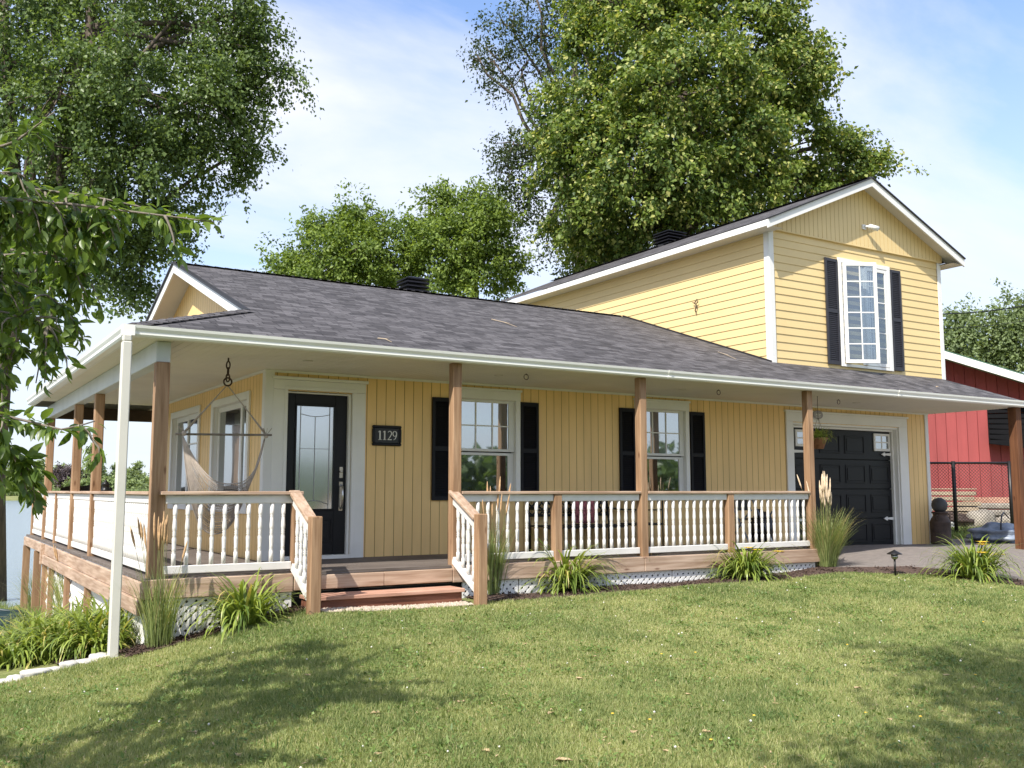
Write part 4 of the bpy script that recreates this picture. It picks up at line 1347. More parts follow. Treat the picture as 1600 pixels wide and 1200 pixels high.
# ================================================================== things on and around the house
# ---- house number plaque
px0, px1, pz0, pz1 = 1.425, 1.845, 1.445, 1.715
plq = empty('number_plaque', (1.635, 0, 1.58), 'black framed plaque with the white number 1129 beside the front door', 'house number')
mb = MB()
t = 0.04
mb.box(px0, px1, -0.040, -0.002, pz0, pz0+t); mb.box(px0, px1, -0.040, -0.002, pz1-t, pz1)
mb.box(px0, px0+t, -0.040, -0.002, pz0+t, pz1-t); mb.box(px1-t, px1, -0.040, -0.002, pz0+t, pz1-t)
mb.build('frame', M['blackdoor'], plq, bevel=0.012)
MB().box(px0+t, px1-t, -0.022, -0.002, pz0+t, pz1-t).build('plate', simple('plaque_plate', (0.02, 0.021, 0.026), 0.5), plq)
def ribbon(mb, pts, ws, y, th=0.004):
    pts = [np.array(p, float) for p in pts]
    L = []; R = []
    for i, p in enumerate(pts):
        d = pts[min(i+1, len(pts)-1)]-pts[max(i-1, 0)]
        d = d/np.linalg.norm(d); nrm = np.array([-d[1], d[0]])
        L.append(p+nrm*ws[i]/2); R.append(p-nrm*ws[i]/2)
    for i in range(len(pts)-1):
        mb.prism([L[i], L[i+1], R[i+1], R[i]], 1, y-th, y)
dg = MB()
def dig1(x, z, h):
    dg.box(x-0.009, x+0.009, -0.027, -0.0225, z+0.003, z+h)
    dg.box(x-0.024, x+0.024, -0.0268, -0.0225, z-0.001, z+0.004)
    ribbon(dg, [(x-0.024, z+h*0.84), (x-0.004, z+h)], [0.005, 0.009], -0.0225, 0.0041)
def dig2(x, z, h):
    a = [(x+0.027*math.cos(t), z+h*0.74+h*0.25*math.sin(t)) for t in np.linspace(2.75, -0.35, 9)]
    a += [(x+0.006, z+h*0.36), (x-0.012, z+h*0.16), (x-0.027, z+0.004)]
    ribbon(dg, a, [0.006, 0.007, 0.008, 0.009, 0.010, 0.011, 0.013, 0.013, 0.012, 0.010, 0.007, 0.005], -0.0225, 0.0042)
    dg.box(x-0.029, x+0.028, -0.0266, -0.0225, z-0.001, z+0.010)
def dig9(x, z, h):
    r = h*0.29
    a = [(x+0.027*math.cos(t), z+h-r+r*math.sin(t)) for t in np.linspace(0, 2*math.pi, 17)]
    ribbon(dg, a, [0.012 if abs(math.cos(t)) > 0.6 else 0.007 for t in np.linspace(0, 2*math.pi, 17)], -0.0225, 0.0042)
    b = [(x+0.027, z+h-r), (x+0.024, z+h*0.45), (x+0.008, z+h*0.15), (x-0.016, z+0.002)]
    ribbon(dg, b, [0.012, 0.011, 0.009, 0.005], -0.0225, 0.0046)
zb, hh = 1.524, 0.118
dig1(1.535, zb, hh); dig1(1.602, zb, hh); dig2(1.675, zb, hh); dig9(1.748, zb, hh)
dg.build('digits', M['white'], plq, fix=True)

# ---- oval sign over the garage
osn = empty('oval_sign', (10.0, -0.06, 2.2), 'small grey oval sign with a pale motif over the garage door', 'sign')
ov = MB()
ov.prism([(10.0+0.125*math.cos(t), 2.2+0.078*math.sin(t)) for t in np.linspace(0, 2*math.pi, 24, endpoint=False)], 1, -0.075, -0.057)
ov.build('sign_plate', M['signgrey'], osn, bevel=0.004)
ov = MB()
ribbon(ov, [(9.93, 2.19), (9.955, 2.215), (9.97, 2.19), (9.99, 2.225), (10.01, 2.185), (10.035, 2.21), (10.06, 2.195)], [0.012, 0.016, 0.014, 0.018, 0.014, 0.018, 0.01], -0.0755, 0.004)
ribbon(ov, [(9.94, 2.165), (10.0, 2.16), (10.06, 2.168)], [0.006, 0.01, 0.006], -0.0755, 0.004)
ov.build('sign_motif', M['white'], osn)

# ---- hanging basket beside the post
bkx, bky = 8.55, -1.30
bsk = empty('hanging_basket', (bkx, bky, 1.5), 'hanging coco pot of green foliage in front of the garage door', 'plant')
MB().lathe([(0.07, 1.515), (0.125, 1.66), (0.135, 1.665), (0.135, 1.69), (0.12, 1.69), (0.10, 1.66), (0.0, 1.655)], (bkx, bky, 0), 16).build('pot', M['terracotta'], bsk)
hg = MB()
hg.tube([(bkx, bky, ZS), (bkx, bky, 2.02)], 0.004, 5)
for k in range(3):
    a = k*2.1+0.4
    hg.tube([(bkx, bky, 2.02), (bkx+0.13*math.cos(a), bky+0.13*math.sin(a), 1.69)], 0.003, 4)
hg.build('hanger', M['iron'], bsk)

def strap_plant(n, L, Wd, droop, spread, base_r=0.07, seg=6, upright=0.9, tint=(0.1, 0.8), dry=0.04):
    """arching strap leaves from a common base; returns V, F (quads), tint per face"""
    Vs = []; Fs = []; T = []
    for i in range(n):
        az = rng.uniform(0, 2*math.pi)
        r0 = base_r*math.sqrt(rng.uniform())
        p = np.array([r0*math.cos(az+rng.normal(0, .6)), r0*math.sin(az+rng.normal(0, .6)), 0.0])
        l = L*rng.uniform(0.55, 1.12)
        el = math.pi/2 - abs(rng.normal(0, spread)) - 0.06
        el = max(el, 0.35)
        w = Wd*rng.uniform(0.7, 1.15)
        dr = droop*rng.uniform(0.5, 1.4)
        tw = rng.normal(0, 0.25)
        tn = rng.uniform(*tint) if rng.uniform() > dry else rng.uniform(0.9, 1.0)
        b = len(Vs)
        for k in range(seg+1):
            s = k/seg
            e = el - dr*s*s*1.2
            if k > 0:
                p = p + np.array([math.cos(e)*math.cos(az+tw*s), math.cos(e)*math.sin(az+tw*s), math.sin(e)])*l/seg
            ww = w*(0.55+0.45*min(1, 3*s))*(1-s**3)+0.0012
            side = np.array([-math.sin(az), math.cos(az), 0.0])*ww/2
            up = np.array([0, 0, 0.25*ww])
            Vs += [p-side+up, p+side+up]
        for k in range(seg):
            Fs.append((b+2*k, b+2*k+1, b+2*k+3, b+2*k+2)); T.append(min(1, tn*(0.85+0.3*k/seg)))
    return np.array(Vs), np.array(Fs), np.array(T)

# foliage of the basket
V, F, T = strap_plant(170, 0.28, 0.015, 1.5, 0.75, 0.09, 4, tint=(0.5, 0.8), dry=0.1)
o = np_mesh('foliage', V, F, M['lily_leaf'], T, bsk); o.location = (0, 0, 0.17)

# ---- hammock chair
hx, hy = -0.70, -0.80
ham = empty('hammock_chair', (hx, hy, 0.34), 'cream net hammock chair hanging from a rusty chain at the veranda corner', 'hammock chair')
ch = MB()
z = ZS
ch.tube([(hx, hy, ZS), (hx, hy, ZS-0.05)], 0.010, 6)
for k in range(3):
    cz = ZS-0.085-0.072*k
    an = 0 if k % 2 == 0 else math.pi/2
    ch.tube([(hx+0.020*math.cos(t)*math.cos(an), hy+0.020*math.cos(t)*math.sin(an), cz+0.045*math.sin(t)) for t in np.linspace(0, 2*math.pi, 15)], 0.0085, 6, caps=False)
ch.tube([(hx+0.045*math.cos(t), hy, 2.085+0.045*math.sin(t)) for t in np.linspace(0, 2*math.pi, 19)], 0.010, 6, caps=False)
ch.build('chain', M['iron'], ham)
bz = 1.485
MB().tube([(hx-0.55, hy+0.02, bz-0.01), (hx+0.52, hy-0.02, bz+0.01)], 0.0125, 8).build('spreader_bar', M['bark_pale'], ham)
rp = MB()
EL, ER = np.array([hx-0.46, hy, bz]), np.array([hx+0.46, hy, bz])
for e in (EL, ER):
    for k in range(3):
        rp.tube([(hx, hy+0.01*k, 2.05), e+np.array([0.015*(k-1), 0.01*(k-1), 0.01])], 0.0055, 5)
    for k in range(6):
        rp.tube([e, e+np.array([rng.normal(0, .05), rng.normal(0, .04), 0.07+0.03*rng.uniform()])], 0.003, 4)
    rp.lathe([(0.0, -0.03), (0.024, -0.02), (0.028, 0.0), (0.024, 0.02), (0.0, 0.03)], e, 8)
rp.build('rope', M['rope'], ham)
nt_ = MB()
def ham_pt(u, v):
    """u 0..1 left to right along a cord, v 0..1 from the seat front edge to the back edge"""
    s = 2*u-1
    zlow = 0.93*(1-v)+0.36*v
    prof = abs(s)**(2.6-0.2*v)
    x = hx + 0.46*s
    zed = bz-0.03
    zz3 = zlow + (zed-zlow)*prof
    yy3 = hy + (math.sin(math.pi*(v-0.5))*0.5)*0.55*(1-abs(s)**3) + 0.05
    return (x, yy3, zz3)
for j in range(34):
    v = j/33
    vv = v + rng.normal(0, 0.008)
    nt_.tube([ham_pt(i/26, min(1, max(0, vv))) for i in range(27)], 0.008 if j in (0, 33) else 0.0046, 4)
for i in range(3, 45):
    u = i/47
    nt_.tube([ham_pt(u+0.006*math.sin(j*1.5), j/12) for j in range(13)], 0.003, 3)
nt_.build('net', M['rope'], ham)

# ---- metal bench with a cushion
bn = empty('garden_bench', (4.53, -0.4, 0), 'black metal bench with a scrolled lattice back under the wall', 'bench')
fx0, fx1 = 3.82, 5.24
by0, by1 = -0.10, -0.56
mb = MB()
for x in (fx0, fx1):
    mb.tube([(x, by0-0.03, 0.0), (x, by0-0.03, 0.36), (x, by0+0.04, 0.75)], 0.017, 6)
    mb.tube([(x, by1, 0.0), (x, by1, 0.57), (x, by0-0.02, 0.60)], 0.017, 6)
mb.tube([(4.28, by1, 0.0), (4.28, by1, 0.36)], 0.015, 6)
mb.build('bench_leg', M['black_metal'], bn)
mb = MB()
for k in range(9):
    y = by1+(by0-by1)*k/8
    mb.box(fx0, fx1, y-0.02, y+0.02, 0.345, 0.365)
mb.box(fx0, fx1, by1-0.015, by1+0.01, 0.32, 0.37)
mb.build('seat', M['black_metal'], bn)
mb = MB()
def bk(x, z): return (x, by0-0.03+0.07*(z-0.36)/0.48, z)
mb.tube([bk(fx0, 0.50), bk(fx1, 0.50)], 0.02, 6)
mb.tube([bk(fx0, 0.74), bk(fx0+0.3, 0.765), bk(fx1-0.3, 0.765), bk(fx1, 0.74)], 0.015, 6)
k = 12
for i in range(k):
    xa = fx0+(fx1-fx0)*i/k; xb = fx0+(fx1-fx0)*(i+1)/k; xm = (xa+xb)/2; r = (xb-xa)/2
    for sg in (1, -1):
        mb.tube([bk(xm+sg*r*math.sin(t*2*math.pi*1.0), 0.51+0.24*t) for t in np.linspace(0, 1, 13)], 0.014, 5)
mb.build('backrest', M['black_metal'], bn)
cu = empty('cushion', (4.72, -0.28, 0.37), 'dull red patterned cushion leaning on the metal bench', 'cushion')
cm_ = MB()
nn = 8
vs = []; fs = []
for side in (1, -1):
    for i in range(nn+1):
        for j in range(nn+1):
            u, v = i/nn*2-1, j/nn*2-1
            th = 0.075*(1-u**4)*(1-v**4)
            vs.append((4.72+0.215*u*(1-0.06*v*v), -0.275+0.18*0.25*(v+1)-side*th, 0.575+0.195*v*(1-0.06*u*u)))
b = (nn+1)**2
for sd in (0, 1):
    for i in range(nn):
        for j in range(nn):
            a = sd*b+i*(nn+1)+j
            fs.append((a, a+1, a+nn+2, a+nn+1))
cm_.add(vs, fs, True)
cm_.build('cover', M['cushion'], cu)
# small metal side table at the right of the bench
tb = empty('side_table', (5.62, -0.4, 0), 'low black metal side table standing right of the lattice bench', 'side table')
mb = MB()
for x in (5.36, 5.9):
    for y in (-0.2, -0.58):
        mb.tube([(x, y, 0), (x, y, 0.75)], 0.011, 6)
mb.build('table_leg', M['black_metal'], tb)
mb = MB()
mb.box(5.33, 5.93, -0.61, -0.17, 0.735, 0.755)
mb.box(5.36, 5.9, -0.585, -0.575, 0.56, 0.58); mb.box(5.36, 5.9, -0.205, -0.195, 0.56, 0.58)
mb.build('table_top', M['black_metal'], tb)
MB().box(5.35, 5.91, -0.59, -0.19, 0.345, 0.375).build('shelf', M['black_metal'], tb)

# ---- folding chair by the end post
fc = empty('folding_chair', (7.6, -0.75, 0), 'dark folding chair with pale legs behind the railing by the garage', 'chair')
mb = MB()
for x in (7.32, 7.82):
    mb.tube([(x, -0.45, 0.0), (x, -0.95, 0.52), (x, -1.0, 0.56)], 0.014, 6)
    mb.tube([(x, -0.98, 0.0), (x, -0.48, 0.80)], 0.014, 6)
mb.build('chair_frame', M['tarp'], fc)
MB().add([(7.33, -0.98, 0.44), (7.81, -0.98, 0.44), (7.81, -0.55, 0.40), (7.33, -0.55, 0.40)], [(0, 1, 2, 3)]).add([(7.33, -0.98, 0.425), (7.81, -0.98, 0.425), (7.81, -0.55, 0.385), (7.33, -0.55, 0.385)], [(3, 2, 1, 0)]).build('seat', M['black_metal'], fc)
MB().box(7.33, 7.81, -0.52, -0.50, 0.54, 0.78).build('backrest', M['black_metal'], fc)
bg_ = empty('garbage_bag', (8.05, -0.5, 0), 'dark crumpled bag leaning at the garage side of the deck', 'bag')

def lump(c, r, n=3, amp=0.2, sc=2.0, flat=0.0):
    """irregular rock-like closed mesh"""
    bm = bmesh.new()
    bmesh.ops.create_icosphere(bm, subdivisions=n, radius=1.0)
    ph = rng.uniform(0, 6.28, 6)
    vs = []
    for v in bm.verts:
        p = v.co
        f = 1+amp*(math.sin(p.x*sc+ph[0])*math.cos(p.y*sc*1.3+ph[1])+0.6*math.sin(p.z*sc*1.9+ph[2])+0.4*math.sin((p.x+p.y)*sc*2.7+ph[3]))
        q = p*f
        vs.append((c[0]+q.x*r[0], c[1]+q.y*r[1], c[2]+max(q.z, -0.7+flat)*r[2]))
    fs = [tuple(v.index for v in f.verts) for f in bm.faces]
    bm.free()
    mb = MB(); mb.add(vs, fs, True)
    return mb
lump((8.05, -0.5, 0.22), (0.2, 0.2, 0.3), 3, 0.13, 4).build('bag_body', M['black_metal'], bg_)

# ---- back of the side veranda
for i, (x, y, lab) in enumerate(((-1.0, 5.4, 'dark patio chair on the side deck, nearer of two'), (-0.95, 7.9, 'dark patio chair on the side deck, farther of two'))):
    c = empty('patio_chair', (x, y, 0), lab, 'chair', 'patio chairs on the side deck', rz=0.3)
    for sx in (-1, 1):
        for sy in (-1, 1):
            mb = MB(); mb.local = True
            mb.tube([(sx*0.26, sy*0.25, 0), (sx*0.25, sy*0.22, 0.42)], 0.018, 6).build('leg', M['black_metal'], c)
    mb = MB(); mb.local = True; mb.box(-0.28, 0.28, -0.27, 0.25, 0.42, 0.47).build('seat', M['black_metal'], c)
    mb = MB(); mb.local = True
    nb_ = 9
    vs = [(-0.30+0.6*k/nb_, 0.25+0.06*(1-(2*k/nb_-1)**2), zq) for k in range(nb_+1) for zq in (0.45, 0.90+0.05*(1-(2*k/nb_-1)**2))]
    mb.add(vs, [(2*k, 2*k+2, 2*k+3, 2*k+1) for k in range(nb_)], True).build('backrest', M['black_metal'], c, fix=False)
ln = empty('lantern', (-1.60, 1.35, 0.85), 'small dark lantern standing on the side handrail', 'lantern')
mb = MB(); mb.lathe([(0.05, 0.85), (0.055, 0.865), (0.045, 0.87), (0.045, 0.925), (0.055, 0.93), (0.028, 0.965), (0.015, 0.97), (0.015, 0.985), (0.0, 0.99)], (-1.60, 1.35, 0), 10).build('lantern_body', M['black_metal'], ln)
for k in range(1):
    mb = MB(); mb.tube([(-1.60, 1.35+0.025*math.cos(t), 0.985+0.02*math.sin(t)) for t in np.linspace(0, math.pi, 8)], 0.004, 5).build('lantern_ring', M['iron'], ln)

# ---- milk can with a ball on top
mcx, mcy = 13.02, -0.32
g = float(gz(mcx, mcy))+0.01
can = empty('milk_can', (mcx, mcy, g), 'rusty brown milk can beside the garage corner', 'milk can')
MB().lathe([(0.16, 0), (0.185, 0.01), (0.19, 0.05), (0.183, 0.06), (0.186, 0.40), (0.19, 0.41), (0.183, 0.425), (0.15, 0.50), (0.125, 0.525), (0.125, 0.575), (0.15, 0.585), (0.15, 0.61), (0.10, 0.615)], (mcx, mcy, g), 20).build('can_body', M['rust'], can)
for sx in (-1, 1):
    MB().tube([(mcx+sx*0.165, mcy-0.05, g+0.46), (mcx+sx*0.22, mcy-0.06, g+0.48), (mcx+sx*0.215, mcy-0.06, g+0.55), (mcx+sx*0.13, mcy-0.04, g+0.55)], 0.011, 6).build('handle', M['rust'], can)
ball = MB()
ball.lathe([(0.145*math.sin(t), -0.145*math.cos(t)) for t in np.linspace(0.02, math.pi-0.02, 15)], (mcx, mcy, g+0.735), 20)
tag(ball.build('garden_ball', M['darkball']), 'dark grey ball resting on top of the milk can', 'ball')

# ---- path light
plx, ply = 8.05, -2.98
g = float(gz(plx, ply))
pl = empty('path_light', (plx, ply, g), 'black garden path light at the mulch edge by the driveway', 'path light')
MB().tube([(plx, ply, g-0.02), (plx, ply, g+0.25)], 0.014, 8).build('stake', M['black_metal'], pl)
MB().lathe([(0.02, 0.24), (0.045, 0.26), (0.048, 0.31), (0.03, 0.312)], (plx, ply, g), 12).build('lamp_glass', panemat('lamp_glass', (0.10, 0.09, 0.07), 0.3), pl)
MB().lathe([(0.105, 0.312), (0.10, 0.322), (0.02, 0.365), (0.006, 0.375)], (plx, ply, g), 16).build('lamp_cap', M['black_metal'], pl)

# ================================================================== barn, fence and clutter on the right
rz_b = YAW+math.radians(25)
bd = np.array([math.sin(rz_b), math.cos(rz_b)])      # away from the camera
br = np.array([math.cos(rz_b), -math.sin(rz_b)])     # to the right
b0 = at_depth(1530, 700, 30.0)[:2]
def bp_(u, v, z): # u right, v away
    return (b0[0]+br[0]*u+bd[0]*v, b0[1]+br[1]*u+bd[1]*v, z)
barn = empty('barn', (b0[0], b0[1], 0), 'red board barn with a white edged green roof behind the house', 'barn')
mb = MB(); seam = MB()
u0, u1 = -9.0, 9.0
zE = 4.75   # rake height at u=0
sl = 0.40
pk = -6.0
def rake(u): return zE - sl*(u) if u > pk else zE-sl*pk-sl*(pk-u)
u = u0; pb = 0.30
k = 0
while u < u1:
    a, b = u, u+pb-0.018
    off = 0.006*((k*7) % 3)
    mb.add([bp_(a, -off, -0.6), bp_(b, -off, -0.6), bp_(b, -off, rake(b)-0.1), bp_(a, -off, rake(a)-0.1)], [(0, 1, 2, 3)])
    mb.add([bp_(b, -off, -0.6), bp_(b+0.018, 0.02, -0.6), bp_(b+0.018, 0.02, rake(b)-0.1), bp_(b, -off, rake(b)-0.1)], [(0, 1, 2, 3)])
    mb.add([bp_(a, -off, -0.6), bp_(a, -off, rake(a)-0.1), bp_(a-0.001, 0.02, rake(a)-0.1), bp_(a-0.001, 0.02, -0.6)], [(0, 1, 2, 3)])
    u += pb; k += 1
mb.add([bp_(u1, 0, -0.6), bp_(u1, 9, -0.6), bp_(u1, 9, rake(u1)), bp_(u1, 0, rake(u1))], [(0, 1, 2, 3)])
mb.build('barn_wall', M['red'], barn, fix=False)
mb = MB(); ff = MB()
oh = 0.95
for (a, b) in ((pk, u1+0.5), (pk, u0-0.6)):
    P_ = [bp_(a, -oh, rake(a)+0.10), bp_(b, -oh, rake(b)+0.10), bp_(b, 9, rake(b)+0.10), bp_(a, 9, rake(a)+0.10)]
    Q_ = [bp_(a, -oh, rake(a)-0.05), bp_(b, -oh, rake(b)-0.05), bp_(b, 9, rake(b)-0.05), bp_(a, 9, rake(a)-0.05)]
    mb.add(P_+Q_, [(0, 1, 2, 3), (7, 6, 5, 4), (0, 4, 5, 1), (1, 5, 6, 2), (2, 6, 7, 3)])
    ff.add([bp_(a, -oh-0.03, rake(a)+0.06), bp_(b, -oh-0.03, rake(b)+0.06), bp_(b, -oh-0.03, rake(b)-0.17), bp_(a, -oh-0.03, rake(a)-0.17),
            bp_(a, -oh-0.005, rake(a)+0.06), bp_(b, -oh-0.005, rake(b)+0.06), bp_(b, -oh-0.005, rake(b)-0.17), bp_(a, -oh-0.005, rake(a)-0.17)],
           [(3, 2, 1, 0), (4, 5, 6, 7), (0, 1, 5, 4), (2, 3, 7, 6), (1, 2, 6, 5), (3, 0, 4, 7)])
mb.build('barn_roof', M['green_roof'], barn)
ff.build('rake_board', M['white'], barn)
# black slatted awning on the barn wall
aw = MB()
q0 = at_depth(1567, 655, 29.6)
ua = (q0[:2]-b0)@br
for i in range(7):
    zt = q0[2]+0.35-0.16*i
    dd = 0.05+0.07*i
    aw.add([bp_(ua-0.42, -dd-0.10, zt-0.13), bp_(ua+0.75, -dd-0.10, zt-0.13-0.03*i), bp_(ua+0.75, -dd+0.02, zt), bp_(ua-0.42, -dd+0.02, zt),
            bp_(ua-0.42, -dd-0.10, zt-0.15), bp_(ua+0.75, -dd-0.10, zt-0.15-0.03*i), bp_(ua+0.75, -dd+0.02, zt-0.02), bp_(ua-0.42, -dd+0.02, zt-0.02)],
           [(0, 1, 2, 3), (7, 6, 5, 4), (0, 4, 5, 1), (1, 5, 6, 2), (2, 6, 7, 3), (3, 7, 4, 0)])
for uu in (ua-0.42, ua+0.75):
    aw.add([bp_(uu, -0.02, q0[2]+0.4), bp_(uu, -0.62, q0[2]-0.75), bp_(uu, -0.02, q0[2]-0.75), bp_(uu+0.02, -0.02, q0[2]+0.4), bp_(uu+0.02, -0.62, q0[2]-0.75), bp_(uu+0.02, -0.02, q0[2]-0.75)],
           [(0, 1, 2), (5, 4, 3), (0, 3, 4, 1), (1, 4, 5, 2), (2, 5, 3, 0)])
aw.build('slatted_awning', simple('matt_black_awning', (0.006, 0.006, 0.007), 0.9, spec=0.1), barn)

# chain-link fence
fence = None
fpts = []
for px in (1380, 1493, 1581, 1720):
    p = at_depth(px, 800, 22.5)
    fpts.append((p[0], p[1]))
gzf = -0.16
fence = empty('chain_link_fence', (fpts[1][0], fpts[1][1], gzf), 'black chain-link fence in front of the red barn', 'fence')
ztop = 1.50
for (x, y) in fpts:
    MB().tube([(x, y, gzf-0.2), (x, y, ztop+0.04)], 0.045, 8).build('fence_post', M['black_metal'], fence)
MB().tube([(x, y, ztop) for x, y in fpts], 0.026, 8).build('fence_rail', M['black_metal'], fence)
wm = MB()
for i in range(3):
    a = np.array(fpts[i]); b = np.array(fpts[i+1]); L = np.linalg.norm(b-a); H = ztop-gzf-0.06
    d = (b-a)/L
    s = -H
    while s < L:
        for sg in (1, -1):
            t0, t1 = max(0, -s/H), min(1, (L-s)/H)
            if t1 - t0 < 0.02: continue
            def pt(t, sg=sg):
                zt = gzf+0.04+H*(t if sg > 0 else 1-t)
                q = a+d*(s+H*t)
                return (q[0], q[1], zt)
            wm.tube([pt(t0), pt(t1)], 0.005, 3, caps=False)
        s += 0.075
wm.build('fence_mesh', M['black_metal'], fence)

def at_ground(px, py, z):
    return on_plane(px, py, 2, z)
# clutter by the barn: boards, slabs, boulders
def thing_mesh(mb, name, mat, label, cat, group=None, bevel=0.0):
    return tag(mb.build(name, M[mat], bevel=bevel), label, cat, group)
def obox(c, hu, hv, z0, z1, ang=0.0):
    ca_, sa_ = math.cos(ang), math.sin(ang)
    pts = []
    for su, sv in ((-1, -1), (1, -1), (1, 1), (-1, 1)):
        uu, vv = su*hu, sv*hv
        uu, vv = uu*ca_-vv*sa_, uu*sa_+vv*ca_
        pts.append((c[0]+br[0]*uu+bd[0]*vv, c[1]+br[1]*uu+bd[1]*vv))
    v = [(p[0], p[1], z0) for p in pts]+[(p[0], p[1], z1) for p in pts]
    return v, [(0, 3, 2, 1), (4, 5, 6, 7), (0, 1, 5, 4), (1, 2, 6, 5), (2, 3, 7, 6), (3, 0, 4, 7)]
c1 = at_depth(1470, 795, 26.5)
zg = -0.14
stack = MB()
for k in range(7):
    v, f = obox(c1, 1.0-0.05*((k*3) % 4), 0.35, zg+0.14*k+0.02, zg+0.14*k+0.125, 0.03*((k*5) % 3-1))
    stack.add(v, f)
v, f = obox(c1, 0.9, 0.3, zg+1.02, zg+1.05, 0.05); stack.add(v, f)
thing_mesh(stack, 'lumber_stack', 'boards', 'stack of weathered boards left of the fence post', 'lumber', bevel=0.01)
c2 = at_depth(1556, 780, 27.0)
slab = MB()
for k, (hu, hv, za, zb_) in enumerate(((1.15, 0.45, 0.02, 0.14), (1.25, 0.5, 0.16, 0.34), (1.1, 0.45, 0.36, 0.52))):
    v, f = obox(c2+np.array([0.03*k, 0, 0]), hu, hv, zg+za+0.12, zg+zb_+0.12, 0.04*(k-1)); slab.add(v, f)
thing_mesh(slab, 'stone_slabs', 'stone', 'pile of rough grey stone slabs against the red barn', 'stone slabs', bevel=0.04)
v, f = obox(at_depth(1560, 770, 27.9), 0.95, 0.1, zg+0.62, zg+0.80, 0.0)
thing_mesh(MB().add(v, f), 'timber_beam', 'step_red', 'reddish timber lying on top of the stone slabs', 'timber')
for (px, d, r, lab) in ((1508, 26.2, (0.34, 0.3, 0.22), 'pale round boulder left of the others by the barn'), (1532, 25.8, (0.42, 0.35, 0.30), 'large grey boulder in front of the stone slabs'), (1573, 26.0, (0.36, 0.3, 0.2), 'low flat boulder right of the large grey one')):
    p = at_depth(px, 800, d)
    thing_mesh(lump((p[0], p[1], zg+r[2]*0.6), r, 3, 0.16, 2.2), 'boulder', 'stone', lab, 'boulder', 'boulders by the barn')
p = at_depth(1466, 812, 25.4)
thing_mesh(lump((p[0], p[1], zg+0.08), (0.55, 0.3, 0.13), 3, 0.2, 3), 'white_sheet', 'stone_white', 'crumpled white sheet on the grass below the boards', 'sheet')
p = at_depth(1486, 795, 25.9)
lg = MB(); 
for k in range(4):
    a = bp_(((p[:2]-b0)@br)-0.5+0.05*k, ((p[:2]-b0)@bd)+0.1*k, zg+0.25+0.09*k); b = bp_(((p[:2]-b0)@br)+0.55, ((p[:2]-b0)@bd)-0.1+0.12*k, zg+0.18+0.05*k)
    lg.tube([a, b], 0.06, 7)
thing_mesh(lg, 'branch_pile', 'rust', 'dark pile of branches at the foot of the board stack', 'branches')
# tarp-wrapped bundle at the right edge
p = at_ground(1562, 848, -0.17)
tp = lump((p[0], p[1], -0.02), (0.62, 0.45, 0.22), 4, 0.16, 5.5)
thing_mesh(tp, 'tarp_bundle', 'tarp', 'low blue grey tarp bundle beside the corner post', 'tarp')
cb = MB(); q = at_ground(1548, 838, -0.17)
cb.tube([(p[0]-0.35, p[1]-0.25, 0.02), (p[0]-0.25, p[1]-0.2, 0.20), (p[0]-0.05, p[1]-0.1, 0.36), (p[0]+0.2, p[1], 0.42), (p[0]+0.45, p[1]+0.05, 0.30)], 0.014, 6)
thing_mesh(cb, 'hose', 'black_metal', 'black hose arching up from the tarp bundle', 'hose')

# power lines
for k, (ya, yb, d) in enumerate(((478, 464, 34), (500, 489, 36))):
    A = at_depth(1380, ya+13, d); B = at_depth(1720, yb-14, d+2)
    pts = [A+(B-A)*t+np.array([0, 0, -0.35*math.sin(math.pi*t)]) for t in np.linspace(0, 1, 14)]
    mb = MB().tube(pts, 0.022 if k == 0 else 0.012, 5)
    thing_mesh(mb, 'power_line', 'black_metal', 'upper black power line crossing the sky beside the gable' if k == 0 else 'lower thin power line crossing the sky beside the gable', 'cable', 'power lines')

# ================================================================== boat and edging at the left
p = at_ground(0, 980, -1.35)
bt = empty('rowing_boat', (p[0], p[1], -1.35), 'upturned dark teal rowing boat on the bank by the lake', 'boat')
hull = MB(); vs = []; nL, nC = 14, 9
ax = np.array([RGT[0], RGT[1]]); ay = np.array([FWD[0], FWD[1]]); ay /= np.linalg.norm(ay)
for i in range(nL+1):
    s = i/nL*2-1
    w = 0.62*(1-abs(s)**2.4)**0.7+0.02; h = 0.52-0.10*s*s
    for j in range(nC+1):
        t = math.pi*j/nC
        lx_, ly_, lz_ = 1.75*s-1.3, w*math.cos(t), h*math.sin(t)**0.7
        vs.append((p[0]+ax[0]*lx_+ay[0]*ly_, p[1]+ax[1]*lx_+ay[1]*ly_, -1.50+lz_*0.9))
fs = [(i*(nC+1)+j, i*(nC+1)+j+1, (i+1)*(nC+1)+j+1, (i+1)*(nC+1)+j) for i in range(nL) for j in range(nC)]
hull.add(vs, fs, True); hull.build('hull', M['teal'], bt)
kl = MB()
kl.tube([(p[0]+ax[0]*(1.75*s-1.3), p[1]+ax[1]*(1.75*s-1.3), -1.50+0.47-0.09*s*s) for s in np.linspace(-1, 1, 9)], 0.03, 6)
for sg in (1, -1):
    kl.tube([(p[0]+ax[0]*(1.75*s-1.3)+ay[0]*sg*(0.62*(1-abs(s)**2.4)**0.7+0.03), p[1]+ax[1]*(1.75*s-1.3)+ay[1]*sg*(0.62*(1-abs(s)**2.4)**0.7+0.03), -1.48) for s in np.linspace(-1, 1, 15)], 0.035, 6)
kl.build('gunwale', M['teal'], bt)
